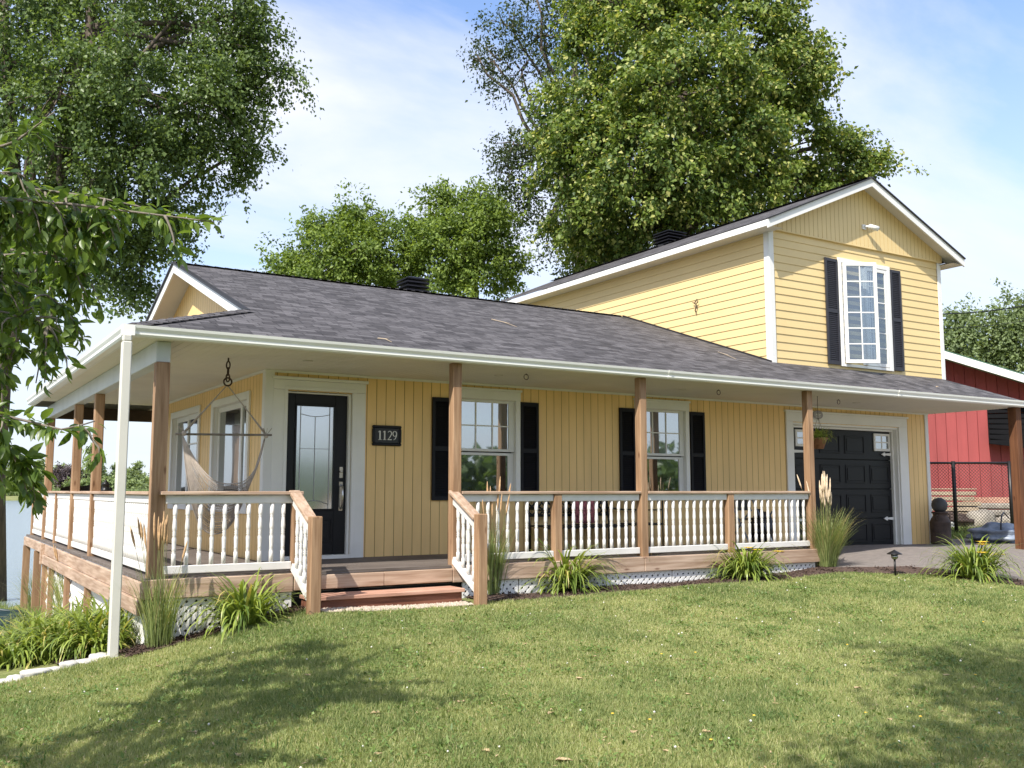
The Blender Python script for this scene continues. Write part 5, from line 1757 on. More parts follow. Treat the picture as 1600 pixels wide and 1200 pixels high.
# white edging stones
ed_pts = resample([(-2.10, -1.88), (-2.5, -2.08), (-3.0, -2.26), (-3.9, -2.5)], 13)
for i, (x, y) in enumerate(ed_pts):
    z = float(gz(x, y))
    mb = lump((x+rng.normal(0, .02), y+rng.normal(0, .02), z+0.012), (0.10+0.03*math.sin(i*2.1), 0.075+0.02*math.cos(i*1.3), 0.038+0.012*math.sin(i*3.7)), 3, 0.22, 2.5)
    tag(mb.build('edging_stone', M['stone_white']), 'white stone in the edging between lawn and lily bed', 'stone', 'white edging stones')

# ================================================================== perennials
def plant_mesh(name, V, F, T, mat, parent):
    return np_mesh(name, V, F, M[mat], T, parent)
def lily_meshes(n, L, seed_flower):
    V, F, T = strap_plant(int(n*2.6), L, 0.028, 1.75, 0.62, 0.16, 7, tint=(0.1, 0.79), dry=0.06)
    return V, F, T
def make_lily(x, y, n, L, label, flowers=(), sx=1.0, group='daylily clumps'):
    z = float(gz(x, y))+0.02
    r = empty('daylily', (x, y, z), label, 'daylily', group)
    V, F, T = lily_meshes(n, L, 0)
    V[:, 0] *= sx
    plant_mesh('leaves', V, F, T, 'lily_leaf', r)
    for (fx_, fy_, fz_) in flowers:
        mb = MB(); mb.local = True
        for k in range(6):
            a = k*math.pi/3
            d = Vector((math.cos(a), math.sin(a), 0.35)); s_ = Vector((-math.sin(a), math.cos(a), 0))
            c = Vector((fx_, fy_, fz_))
            mb.add([c, c+d*0.05+s_*0.026, c+d*0.092-Vector((0, 0, 0.016)), c+d*0.05-s_*0.026], [(0, 1, 2, 3)])
        mb.build('flower', M['flower'], r, fix=False)
    if flowers:
        mb = MB(); mb.local = True
        for (fx_, fy_, fz_) in flowers:
            mb.tube([(fx_*0.2, fy_*0.2, 0.02), (fx_*0.5, fy_*0.5, fz_*0.6), (fx_, fy_, fz_)], 0.005, 5)
        mb.build('stem', M['lily_leaf'], r)
    return r
def gp(px, py, z0=-0.4):
    """ground point seen at a pixel"""
    z = z0
    for _ in range(12):
        p = on_plane(px, py, 2, z)
        z = 0.5*z+0.5*float(gz(p[0], p[1]))
    return p
p = gp(368, 978); make_lily(p[0], -2.12, 110, 0.66, 'daylily clump below the front railing, left of the steps', sx=1.0)
p = gp(893, 925); make_lily(p[0], p[1]+0.12, 170, 0.82, 'large daylily clump right of the steps, between two railing posts')
p = gp(1175, 906); make_lily(p[0], p[1]+0.1, 130, 0.70, 'daylily clump with yellow blooms below the last railing panel', flowers=((-0.05, -0.1, 0.40), (0.05, -0.15, 0.37), (0.42, -0.2, 0.34)))
p = gp(1535, 908); make_lily(p[0], p[1]+0.12, 130, 0.80, 'daylily clump with yellow blooms at the driveway edge', flowers=((0.08, -0.1, 0.45), (0.16, -0.05, 0.48), (0.45, -0.1, 0.30), (-0.1, -0.2, 0.35)))
lilspots = [(80, 1034, .5), (130, 1028, .55), (20, 1040, .45), (160, 1022, .5), (52, 1030, .62), (95, 1030, .68), (140, 1022, .72), (178, 1012, .72), (208, 1000, .66), (60, 1005, .6), (120, 995, .66), (165, 985, .68), (28, 1022, .55)]
for i, (px, py, L) in enumerate(lilspots):
    p = gp(px, py, -0.9)
    make_lily(p[0], p[1], 75, L, 'daylily clump in the bed between downspout and lake path', group='daylilies in the left bed')

def make_grass(x, y, n, L, label, plumes, ph, spread=0.16, mat='reed_green', pm='plume', dr=0.5, base=0.09, wd=0.008, fall=0.16, pl=0.2):
    z = float(gz(x, y))+0.02
    r = empty('ornamental_grass', (x, y, z), label, 'ornamental grass', 'ornamental grasses')
    V, F, T = strap_plant(n, L, wd, dr, spread, base, 6, tint=(0.05, 0.85), dry=0.12)
    plant_mesh('blades', V, F, T, mat, r)
    mb = MB(); mb.local = True; pb = MB(); pb.local = True
    for k in range(plumes):
        a = rng.uniform(0, 6.28); s_ = abs(rng.normal(0, fall)); h = ph*rng.uniform(0.78, 1.05)
        tip = Vector((math.cos(a)*s_*h, math.sin(a)*s_*h, h))
        b0_ = Vector((math.cos(a)*base*0.5, math.sin(a)*base*0.5, 0))
        m_ = b0_.lerp(tip, 0.5)-Vector((math.cos(a), math.sin(a), 0))*s_*h*0.12
        mb.tube([b0_, m_, tip], [0.003, 0.0025, 0.002], 4)
        d = (tip-m_).normalized()
        l = pl*rng.uniform(0.8, 1.2)
        pb.tube([tip-d*l*0.15, tip+d*l*0.15, tip+d*l*0.5, tip+d*l*0.8, tip+d*l], [0.003, 0.011, 0.012, 0.008, 0.002], 6)
    if plumes:
        mb.build('stalks', M['reed_leaf'], r); pb.build('plumes', M[pm], r)
    return r
make_grass(-1.62, -2.03, 240, 0.72, 'upright ornamental grass with tan plumes at the front left deck corner', 16, 1.0, spread=0.12, dr=0.35, base=0.13)
p = gp(772, 932); make_grass(p[0], p[1]+0.05, 260, 0.80, 'tall narrow ornamental grass beside the right stair newel', 11, 1.16, spread=0.10, dr=0.25, base=0.09)
p = gp(1300, 888); make_grass(p[0], p[1]+0.1, 900, 0.86, 'pale green ornamental grass with a tuft of cream plumes by the garage', 28, 1.14, spread=0.19, dr=0.5, mat='reed_green', pm='plume_pale', base=0.12, wd=0.007, fall=0.12, pl=0.2)
p = gp(1022, 914); make_grass(p[0], p[1]+0.1, 30, 0.42, 'thin wispy grass tuft in front of the lattice', 3, 0.45, spread=0.15, base=0.04)
p = gp(118, 975, -1.0); make_grass(p[0], p[1]+0.5, 420, 0.95, 'ornamental grass with drooping plumes behind the left bed lilies', 24, 1.1, spread=0.22, base=0.2)
p = gp(195, 950, -1.0); make_grass(p[0]-.1, p[1]+0.3, 260, 0.8, 'ornamental grass against the white sheeting under the deck', 16, 1.05, spread=0.2, base=0.16)
p = gp(70, 960, -1.2); make_grass(p[0], p[1]+0.6, 330, 0.9, 'leafy green grass clump by the lake path', 10, 0.9, spread=0.3, base=0.22)

# ================================================================== lawn
def in_view(x, y, z, m=30):
    P_ = np.stack([x, y, z], -1)-CAM
    d = P_@FWD
    px = 800+FPX*(P_@RGT)/np.maximum(d, 0.1); py = 600-FPX*(P_@UPV)/np.maximum(d, 0.1)
    return (d > 0.5) & (px > -m) & (px < 1600+m) & (py < 1200+m), d
E_L = np.array([(-4.5, -2.62), (-3.9, -2.52), (-3.0, -2.28), (-2.5, -2.10), (-2.10, -1.90), (-1.95, -2.2), (-0.2, -2.1), (-0.15, -2.45), (1.6, -2.5), (1.85, -2.25), (3.4, -2.40), (5.5, -2.42), (7.6, -2.42), (8.0, -2.75), (8.45, -3.15), (8.75, -4.4), (9.4, -8)])
def on_lawn(x, y):
    lim = np.interp(x, E_L[:12, 0], E_L[:12, 1])
    a = y < lim
    # right part: x limited by the bed edge
    xr = np.interp(y, [-18, -8, -4.4, -3.15, -2.75, -2.42], [10.2, 9.4, 8.75, 8.45, 8.0, 7.6])
    return a & (x < xr) & (x > -6)
def blades(name, x, y, hgt, wid, tint, mat, lean=0.45, off=0.0):
    n = len(x)
    z = gz(x, y)+off
    az = rng.uniform(0, 2*math.pi, n)
    ln_ = np.abs(rng.normal(0, lean, n))
    d1 = np.stack([np.cos(az)*np.sin(ln_), np.sin(az)*np.sin(ln_), np.cos(ln_)], 1)
    ln2 = ln_+rng.uniform(0.1, 0.8, n)
    d2 = np.stack([np.cos(az)*np.sin(ln2), np.sin(az)*np.sin(ln2), np.cos(ln2)], 1)
    b2 = rng.uniform(0, 2*math.pi, n)
    s = np.stack([np.cos(b2), np.sin(b2), np.zeros(n)], 1)*wid[:, None]/2
    p0 = np.stack([x, y, z], 1)
    p1 = p0+d1*hgt[:, None]*0.55
    p2 = p1+d2*hgt[:, None]*0.45
    V = np.stack([p0-s, p0+s, p1+s*0.8, p1-s*0.8, p2], 1).reshape(-1, 3)
    i = np.arange(n)*5
    F = np.concatenate([np.stack([i, i+1, i+2], 1), np.stack([i, i+2, i+3], 1), np.stack([i+3, i+2, i+4], 1)], 0)
    return np_mesh(name, V, F, M[mat], np.concatenate([tint, tint, tint]))
def patchy(x, y):
    return 0.5+0.16*np.sin(0.55*x-0.9*y+2)*np.cos(0.8*y+0.35*x)+0.18*np.sin(1.9*x+0.7*y+1)*np.cos(1.3*y-0.5*x)+0.16*np.sin(4.3*x-2.1*y)*np.sin(3.7*y+1.2*x)+0.12*np.sin(9.1*x+5*y)*np.sin(8*y-3*x+2)
def lawn():
    X = []; Y = []; Wd = []; Hh = []; Tt = []
    N_ = 3600000
    x = rng.uniform(-5.5, 10, N_); y = rng.uniform(-11, -1.9, N_)
    ok = on_lawn(x, y); x, y = x[ok], y[ok]
    v, d = in_view(x, y, gz(x, y), 520); x, y, d = x[v], y[v], np.maximum(d[v], 4.0)
    keep = rng.uniform(size=len(x)) < np.clip((6.0/d)**1.3, 0.12, 1)*0.9
    x, y, d = x[keep], y[keep], d[keep]
    pt = np.clip(patchy(x, y), 0, 1)
    h = rng.uniform(0.015, 0.052, len(x))*(0.6+0.8*pt)
    w = rng.uniform(0.0028, 0.0052, len(x))*np.clip(d/7, 1, 2.2)
    t = np.clip(0.58-0.75*(pt-0.47)+rng.normal(0, 0.22, len(x)), 0.02, 0.80)
    dry = rng.uniform(size=len(x)) < 0.06+0.42*np.clip(0.60-pt, 0, 1)
    t[dry] = rng.uniform(0.85, 1.0, dry.sum())
    print('lawn blades', len(x))
    o = blades('grass', x, y, h, w, t, 'grass')
    tag(o, 'sunlit mown lawn sloping down to the lake in front of the house', 'lawn', kind='stuff')
    # coarse darker tufts standing above the mown turf
    m_ = 900
    cx = rng.uniform(-4, 9, m_); cy = rng.uniform(-9.2, -2.4, m_)
    k_ = (m_*rng.uniform(size=34000)**1.5).astype(int)
    sp_ = rng.uniform(0.03, 0.10, m_)
    x = cx[k_]+rng.normal(size=34000)*sp_[k_]; y = cy[k_]+rng.normal(size=34000)*sp_[k_]
    ok = on_lawn(x, y); v, d = in_view(x, y, gz(x, y)); ok &= v
    x, y, k_ = x[ok], y[ok], k_[ok]; n = len(x)
    tb_ = rng.uniform(0.0, 0.75, m_)
    o = blades('grass_tufts', x, y, rng.uniform(0.03, 0.085, n), rng.uniform(0.005, 0.010, n), np.clip(tb_[k_]+rng.normal(0, 0.12, n), 0, 0.8), 'grass', lean=0.7)
    tag(o, 'coarser tufts of grass in the mown lawn', 'grass', kind='stuff')
    # rough grass at the back right, near the barn and fence, and shaggy tufts at bed edges
    n = 60000
    px_ = rng.uniform(13.4, 30, n); py_ = rng.uniform(0.6, 14, n)
    v, d = in_view(px_, py_, gz(px_, py_)); px_, py_ = px_[v], py_[v]
    n = len(px_)
    o = blades('rough_grass', px_, py_, rng.uniform(0.06, 0.16, n), rng.uniform(0.008, 0.016, n), rng.uniform(0.0, 0.5, n), 'grass')
    tag(o, 'longer shaded grass beside the barn fence', 'grass', kind='stuff')
    n = 26000
    px_ = rng.uniform(-6.0, 0.5, n); py_ = rng.uniform(4.5, 19, n)
    v, d = in_view(px_, py_, gz(px_, py_)); ok = v & ~((px_ < -2.2) & (px_ > -4.6) & (py_ < 9)) & (px_ < -1.8)
    px_, py_ = px_[ok], py_[ok]; n = len(px_)
    o = blades('bank_grass', px_, py_, rng.uniform(0.12, 0.4, n), rng.uniform(0.008, 0.016, n), rng.uniform(0.0, 0.7, n), 'grass', lean=0.3)
    tag(o, 'long grass on the lake bank', 'grass', kind='stuff')
lawn()
# broad-leaved weeds, clover heads
def weeds():
    n = 26000
    cx = rng.uniform(-3.5, 8.5, 800); cy = rng.uniform(-9, -2.6, 800)
    k = (800*rng.uniform(size=n)**1.6).astype(int)
    x = cx[k]+rng.normal(0, 0.11, n); y = cy[k]+rng.normal(0, 0.10, n)
    ok = on_lawn(x, y); v, d = in_view(x, y, gz(x, y)); ok &= v
    x, y = x[ok], y[ok]; n = len(x)
    P_ = np.stack([x, y, gz(x, y)+rng.uniform(0.012, 0.04, n)], 1)
    D = np.stack([rng.normal(size=n), rng.normal(size=n), rng.uniform(-0.1, 0.7, n)], 1)
    Nn = np.stack([rng.normal(0, .3, n), rng.normal(0, .3, n), np.ones(n)], 1)
    V, F = leaf_arrays(P_, D, Nn, rng.uniform(0.018, 0.05, n), rng.uniform(0.010, 0.024, n), 0.15)
    t = rng.uniform(0, 1, n)
    o = np_mesh('weeds', V, F, M['weed'], np.concatenate([t, t]))
    tag(o, 'broad-leaved weeds and clover scattered through the lawn', 'weeds', kind='stuff')
    n = 4200
    x = rng.uniform(-4, 9, n); y = rng.uniform(-9.2, -2.4, n)
    ok = on_lawn(x, y) & (rng.uniform(size=n) < np.clip(1.25-1.5*patchy(x, y), 0.1, 1)); x, y = x[ok], y[ok]; n = len(x)
    P_ = np.stack([x, y, gz(x, y)+rng.uniform(0.022, 0.04, n)], 1)
    D = np.stack([rng.normal(size=n), rng.normal(size=n), rng.normal(0, .22, n)], 1)
    V, F = leaf_arrays(P_, D, np.tile([0., 0., 1.], (n, 1)), rng.uniform(0.012, 0.05, n), rng.uniform(0.004, 0.013, n), 0.3)
    o = np_mesh('dry_clippings', V, F, M['dryleaf'])
    tag(o, 'tan flecks of dry clippings strewn over the lawn', 'clippings', kind='stuff')
    mb = MB()
    for i in range(150):
        x = rng.uniform(-3, 8.6); y = rng.uniform(-9, -2.6)
        if not on_lawn(np.array([x]), np.array([y]))[0]: continue
        z = float(gz(x, y))+rng.uniform(0.03, 0.05); r = rng.uniform(0.005, 0.009)
        mb.lathe([(0.0, -r), (r*0.8, -r*0.5), (r, 0), (r*0.7, r*0.6), (0, r)], (x, y, z), 6)
    tag(mb.build('clover_flowers', M['flower_white']), 'tiny white clover heads dotted over the lawn', 'flowers', kind='stuff')
    mb = MB()
    for i in range(11):
        x = rng.uniform(0.5, 4.5) + rng.normal(0, 1.5); y = rng.uniform(-8, -4)
        if not on_lawn(np.array([x]), np.array([y]))[0]: continue
        z = float(gz(x, y))+0.045; r = 0.011
        mb.lathe([(0.0, -r*0.3), (r, 0), (r*0.8, r*0.35), (0, r*0.4)], (x, y, z), 7)
    tag(mb.build('dandelion_flowers', M['flower']), 'small yellow dandelions in the lawn', 'flowers', kind='stuff')
weeds()
# fallen leaves
leaf_px = [(720, 1102), (588, 1120), (930, 880+150), (1212, 1105), (860, 1120), (1015, 990), (1130, 930), (640, 1070), (705, 975), (1280, 1010), (540, 1000), (450, 970), (372, 1186), (250, 1045), (990, 1150), (1040, 1180), (1340, 1080), (1420, 1000), (1205, 1035), (300, 1150), (760, 1180), (590, 1185), (880, 1195), (1105, 1150), (150, 1150), (1480, 1060), (905, 1065), (1390, 1130), (1240, 960), (820, 1010), (670, 1010), (1075, 1090), (1500, 960), (480, 1060), (110, 1090)]
for i, (px, py) in enumerate(leaf_px):
    p = gp(px, py, -0.6)
    a = rng.uniform(0, 6.28); s_ = rng.uniform(0.022, 0.042)*(1.7 if i in (0, 1, 22) else 1.0)
    mb = MB(); mb.local = True
    n_ = 9
    ou = []
    for k in range(n_):
        t = 2*math.pi*k/n_
        r_ = s_*(0.55+0.45*abs(math.cos(t*1.5)))*rng.uniform(0.85, 1.1)
        ou.append((r_*math.cos(t), 0.72*r_*math.sin(t), 0.024+0.28*abs(r_*math.sin(t))*rng.uniform(0.6, 1.2)))
    top = [(0, 0, 0.022)]+ou
    bot = [(q[0], q[1], q[2]-0.002) for q in top]
    fs = [(0, 1+k, 1+(k+1) % n_) for k in range(n_)]
    mb.add(top+bot, fs+[(f[2]+n_+1, f[1]+n_+1, f[0]+n_+1) for f in fs])
    o = mb.build('fallen_leaf', M['dryleaf'])
    o.location = (p[0], p[1], float(gz(p[0], p[1]))); o.rotation_euler = (0, 0, a)
    tag(o, 'dry tan leaf lying on the lawn', 'fallen leaf', 'fallen leaves on the lawn')
# gravel in front of the steps
def gravel():
    n = 2600
    x = rng.uniform(-0.1, 1.62, n); y = rng.uniform(-2.62, -2.16, n)
    ok = y > -2.40-0.16*np.sin((x+0.1)/1.72*math.pi)
    x, y = x[ok], y[ok]; n = len(x)
    r = rng.uniform(0.009, 0.022, n)
    O = np.array([(1, 0, 0), (-1, 0, 0), (0, 1, 0), (0, -1, 0), (0, 0, .8), (0, 0, -.8)], float)
    V = O[None]*r[:, None, None]*rng.uniform(0.7, 1.2, (n, 6, 1)) + np.stack([x, y, gz(x, y)+0.02], 1)[:, None, :]
    Fo = np.array([(0, 2, 4), (2, 1, 4), (1, 3, 4), (3, 0, 4), (2, 0, 5), (1, 2, 5), (3, 1, 5), (0, 3, 5)])
    F = (Fo[None]+(np.arange(n)*6)[:, None, None]).reshape(-1, 3)
    o = np_mesh('gravel', V.reshape(-1, 3), F, M['gravel'])
    tag(o, 'pale gravel spread at the foot of the wooden steps', 'gravel', kind='stuff')
    # mulch chips
    n = 5000
    A = resample(MULCH1_A, 40); B = resample(MULCH1_B, 40); A2 = resample(MULCH2_A, 40); B2 = resample(MULCH2_B, 40)
    A3 = resample(MULCH3_A, 40); B3 = resample(MULCH3_B, 40)
    AA = np.concatenate([A, A2, A3]); BB = np.concatenate([B, B2, B3])
    k = rng.integers(0, len(AA), n); t = rng.uniform(0, 1.03, n)[:, None]
    xy = AA[k]*(1-t)+BB[k]*t+rng.normal(0, 0.06, (n, 2))
    P_ = np.stack([xy[:, 0], xy[:, 1], gz(xy[:, 0], xy[:, 1])+0.03], 1)
    D = np.stack([rng.normal(size=n), rng.normal(size=n), rng.normal(0, .3, n)], 1)
    V, F = leaf_arrays(P_, D, np.tile([0., 0., 1.], (n, 1)), rng.uniform(0.02, 0.06, n), rng.uniform(0.01, 0.022, n), 0.4)
    o = np_mesh('mulch_chips', V, F, M['mulch'])
    tag(o, 'loose brown mulch chips over the beds', 'mulch', kind='stuff')
gravel()

# ================================================================== trees
def crown(blobs, n_leaf_per, clump_r, size, droop=0.25, surf=(0.45, 1.05), leaf_flat=0.5, tint_mu=None, aspect=0.55, gap=0.0):
    """blobs: list of (center, (rx,ry,rz), n_clumps); returns leaf arrays and clump centres"""
    Ps, Ds, Ns, Ls, Ts, CC = [], [], [], [], [], []
    for (c, r, nc) in blobs:
        c = np.asarray(c, float); r = np.asarray(r, float)
        dirs = rand_dir(nc); rad = rng.uniform(surf[0]**2, surf[1]**2, nc)**0.5
        cc = c+dirs*rad[:, None]*r
        for q, dr in zip(cc, dirs):
            CC.append((q, c))
            for _ in range(3):
                k = int(n_leaf_per*0.36*rng.uniform(0.5, 1.5))
                ln_ = clump_r*rng.uniform(1.1, 2.3); th = clump_r*rng.uniform(0.22, 0.42)
                ax_ = norm(dr*0.75+rng.normal(size=3)*0.6+np.array([0, 0, 0.15-droop]))
                tt = rng.beta(1.4, 1.6, k)*1.25-0.35
                o = rng.normal(size=(k, 3))*th*(1.1-0.55*np.clip(tt, 0, 1))[:, None]*np.array([1, 1, leaf_flat+0.2])
                o[:, 2] += -0.30*ln_*np.clip(tt, 0, 1)**2*(0.5+droop)
                P_ = q+rng.normal(size=3)*clump_r*0.35+ax_*(tt*ln_)[:, None]+o
                D = norm(rand_dir(k)*0.8+ax_*0.55+np.array([0, 0, -droop*1.6]))
                Nn = norm(np.array([0, 0, 0.7])+norm(o+1e-6)*0.55+rng.normal(size=(k, 3))*0.42+dr*0.35)
                Ps.append(P_); Ds.append(D); Ns.append(Nn)
                Ls.append(size*rng.uniform(0.6, 1.3, k))
                base = rng.normal(0.45, 0.15)
                Ts.append(np.clip(base+rng.normal(0, 0.18, k)+0.22*(np.clip(tt, 0, 1)-0.4), 0, 1))
    P_ = np.concatenate(Ps); D = np.concatenate(Ds); Nn = np.concatenate(Ns); L = np.concatenate(Ls); T = np.concatenate(Ts)
    return P_, D, Nn, L, T, CC
def build_crown(root, P_, D, Nn, L, T, mat, aspect=0.55, name='crown', fold=0.2):
    V, F = leaf_arrays(P_, D, Nn, L, L*aspect*rng.uniform(0.8, 1.2, len(L)), fold)
    V = V-np.array(root.location)
    return np_mesh(name, V, F, M[mat], np.concatenate([T, T]), root)
def limb(mb, a, b, r0, r1, n=7, seg=5, sag=0.12):
    a = np.asarray(a, float); b = np.asarray(b, float)
    L = np.linalg.norm(b-a)
    pts = []; rr = []
    w = rng.normal(size=3)*L*sag*0.4
    for i in range(seg+1):
        t = i/seg
        pts.append(a+(b-a)*t+w*math.sin(math.pi*t)+rng.normal(size=3)*L*0.012*(0 < i < seg)); rr.append(r0+(r1-r0)*t)
    mb.tube(pts, rr, n)
    return pts
def branches(mb, CC, start_r, tip_r, frac=0.6, trunk_top=None):
    seen = {}
    for q, c in CC:
        if rng.uniform() > frac: continue
        m_ = c+(q-c)*0.15+rng.normal(size=3)*0.1
        limb(mb, m_, q, start_r, tip_r, 5, 4, 0.15)

def blob_px(lst, d, zr=1.0, shrink=1.0):
    """[(px, py, rpx, clumps, ddepth)] -> world blobs at depth d"""
    out = []
    for (px, py, rp, nc, dd) in lst:
        c = at_depth(px, py, d+dd); r = rp*shrink*(d+dd)/FPX
        out.append((c, (r, r, r*zr), nc))
    return out

# ---- maple behind the house
dM = 27.0
mpl = blob_px([(1010, 40, 130, 60, 0), (1120, 60, 130, 60, 0), (940, 130, 105, 52, -1), (1060, 150, 135, 66, -2), (1180, 150, 105, 52, 0), (1000, -60, 130, 40, 0), (1110, -70, 120, 40, 0),
               (915, 235, 84, 42, -1), (1000, 260, 115, 56, -2.2), (1120, 250, 115, 52, -1.5), (1220, 235, 80, 38, 0.3), (1235, 110, 50, 20, 0),
               (915, 335, 62, 30, 0), (985, 350, 80, 36, -1), (1080, 340, 90, 36, -1), (1170, 320, 80, 28, 0), (1250, 290, 55, 18, 0.5),
               (1315, 262, 44, 16, 1), (1365, 265, 24, 8, 1), (1312, 215, 26, 8, 1), (935, 395, 40, 12, 1), (1060, 390, 60, 12, 1), (1245, 160, 34, 10, 0), (1190, 60, 60, 16, 0)], dM, shrink=0.84)
base = np.array([*at_depth(1040, 600, dM)[:2], -0.3])
tree = empty('maple_tree', tuple(base), 'big yellow-green maple rising behind the upper storey', 'tree')
mpl = [(c, r, max(4, int(k*0.82))) for (c, r, k) in mpl]
P_, D, Nn, L, T, CC = crown(mpl, 210, 0.46, 0.125, droop=0.3, surf=(0.66, 1.14), leaf_flat=0.5)
# randomly picked leaves painted pale yellow as highlights
sel = rng.uniform(size=len(T)) < 0.16
T[sel] = rng.uniform(0.85, 1.0, sel.sum()); T[~sel] *= 0.85
build_crown(tree, P_, D, Nn, L, T, 'maple_leaf', 0.72)
tk = MB()
top = at_depth(1045, 330, dM)
limb(tk, base, top, 0.42, 0.30, 10, 6, 0.03)
for (c, r, nc) in mpl:
    limb(tk, top+rng.normal(size=3)*0.15-np.array([0, 0, rng.uniform(0, 1.2)]), c, 0.14, 0.05, 6, 6, 0.18)
branches(tk, CC, 0.035, 0.012, 0.35)
tk.build('trunk', M['bark'], tree)

# ---- sparse elm behind the maple, left side
dE = 33.0
elm = blob_px([(800, 45, 45, 11, 0), (850, 60, 55, 14, 0), (770, 95, 36, 9, 0), (815, 110, 40, 10, 0), (885, 20, 55, 14, 0), (745, 85, 18, 4, 0), (900, -40, 70, 14, 0), (830, -30, 50, 8, 0),
               (800, 225, 34, 10, 0), (840, 245, 45, 13, 0), (795, 265, 26, 8, 0), (830, 300, 36, 8, 0), (850, 200, 36, 9, 0), (862, 335, 40, 8, 0), (848, 370, 30, 4, 0), (895, 415, 34, 6, 0), (870, 130, 55, 10, 0)], dE, shrink=0.85)
base = np.array([*at_depth(905, 600, dE)[:2], -0.4])
tree = empty('elm_tree', tuple(base), 'sparse dark tree with open branches left of the maple', 'tree')
P_, D, Nn, L, T, CC = crown(elm, 85, 0.5, 0.13, droop=0.2, surf=(0.2, 1.1), leaf_flat=0.6)
build_crown(tree, P_, D, Nn, L, T, 'elm_leaf', 0.5)
tk = MB()
top = at_depth(900, 250, dE)
limb(tk, base, top, 0.35, 0.2, 8, 6, 0.03)
for (c, r, nc) in elm:
    pts = limb(tk, top+np.array([0, 0, rng.uniform(-1.5, 1.5)]), c, 0.09, 0.03, 6, 6, 0.1)
branches(tk, CC, 0.028, 0.010, 0.9)
tk.build('trunk', M['bark'], tree)

# ---- two box elders over the main roof
dB = 34.0
be1 = blob_px([(470, 400, 40, 18, 0), (520, 360, 40, 18, 0), (560, 385, 50, 22, -1), (515, 415, 55, 22, -1), (600, 365, 36, 14, 0), (610, 410, 50, 18, -0.5), (560, 430, 55, 18, 0), (500, 440, 50, 14, 0), (455, 430, 28, 9, 0), (562, 335, 20, 6, 0), (505, 350, 22, 7, 0)], dB, shrink=0.8)
base = np.array([*at_depth(545, 640, dB)[:2], -0.4])
tree = empty('box_elder_tree', tuple(base), 'bright green bushy tree above the roof, left of the roof vent', 'tree', 'bushy trees over the main roof')
P_, D, Nn, L, T, CC = crown(be1, 150, 0.46, 0.14, droop=0.25, surf=(0.55, 1.15), leaf_flat=0.5)
build_crown(tree, P_, D, Nn, L, T, 'shrubtree_leaf', 0.55)
tk = MB(); top = at_depth(545, 440, dB); limb(tk, base, top, 0.25, 0.15, 8, 5, 0.03)
for (c, r, nc) in be1: limb(tk, top, c, 0.08, 0.03, 6, 5, 0.15)
branches(tk, CC, 0.025, 0.01, 0.5)
tk.build('trunk', M['bark'], tree)
be2 = blob_px([(690, 350, 36, 14, 0), (700, 385, 55, 24, -1), (745, 350, 45, 20, -1), (770, 330, 26, 9, 0), (768, 378, 50, 22, -1), (730, 420, 60, 22, -1), (655, 410, 46, 18, 0), (778, 425, 38, 13, 0), (665, 365, 34, 10, 0), (684, 305, 14, 5, 0), (702, 320, 15, 5, 0), (738, 312, 14, 5, 0), (762, 305, 17, 6, 0), (640, 440, 40, 10, 0), (795, 350, 22, 5, 0)], dB, shrink=0.8)
base = np.array([*at_depth(740, 640, dB)[:2], -0.4])
tree = empty('box_elder_tree', tuple(base), 'bright green bushy tree above the roof, right of the roof vent', 'tree', 'bushy trees over the main roof')
P_, D, Nn, L, T, CC = crown(be2, 150, 0.46, 0.14, droop=0.2, surf=(0.55, 1.15), leaf_flat=0.5)
build_crown(tree, P_, D, Nn, L, T, 'shrubtree_leaf', 0.55)
tk = MB(); top = at_depth(740, 440, dB); limb(tk, base, top, 0.25, 0.15, 8, 5, 0.03)
for (c, r, nc) in be2: limb(tk, top, c, 0.08, 0.03, 6, 5, 0.15)
branches(tk, CC, 0.025, 0.01, 0.5)
tk.build('trunk', M['bark'], tree)

# ---- tall poplar on the lake bank, left
dP = 24.0
pop = blob_px([(a_-22, b_, c_, d_, e_) for (a_, b_, c_, d_, e_) in [(60, 40, 100, 46, 0), (180, 30, 100, 48, 1), (290, 50, 90, 44, 0), (380, 70, 62, 26, 0), (400, 15, 55, 20, 0), (120, 140, 95, 42, -1.5), (230, 140, 100, 52, -1), (330, 150, 85, 42, -1), (420, 125, 45, 18, 0), (455, 108, 22, 7, 0),
               (60, 240, 80, 30, 0), (170, 240, 90, 42, -1), (270, 245, 85, 42, -1), (350, 235, 55, 24, 0), (400, 235, 34, 11, 0), (410, 190, 30, 10, 0), (130, 330, 70, 26, 0.5), (220, 330, 70, 28, 0), (290, 325, 48, 20, 0), (225, 410, 40, 16, 0.5), (240, 450, 26, 9, 0.5), (160, 400, 40, 14, 0.5), (270, 375, 26, 9, 0),
               (30, 330, 60, 18, 1), (0, 130, 80, 26, 0), (-60, 60, 110, 30, 0), (-80, 240, 110, 26, 1), (220, -60, 130, 36, 0), (370, -50, 70, 18, 0), (60, -60, 110, 26, 0), (425, 60, 30, 10, 0), (215, 455, 16, 5, 0.5)]], dP, shrink=0.88)
base = np.array([*at_depth(-9, 945, 25.0)[:2], -2.0])
tree = empty('poplar_tree', tuple(base), 'tall dark poplar on the lake bank filling the upper left', 'tree')
pop = [(c, r, max(4, int(k*0.72))) for (c, r, k) in pop]
P_, D, Nn, L, T, CC = crown(pop, 165, 0.45, 0.098, droop=0.35, surf=(0.4, 1.12), leaf_flat=0.7)
build_crown(tree, P_, D, Nn, L, T, 'poplar_leaf', 0.8)
tk = MB()
q = [base, at_depth(-8, 750, 24.8), at_depth(4, 560, 24.5), at_depth(62, 380, 24.2), at_depth(100, 220, 24), at_depth(140, 60, 24), at_depth(150, -60, 24)]
tk.tube(q, [0.30, 0.25, 0.24, 0.26, 0.22, 0.15, 0.1], 10)
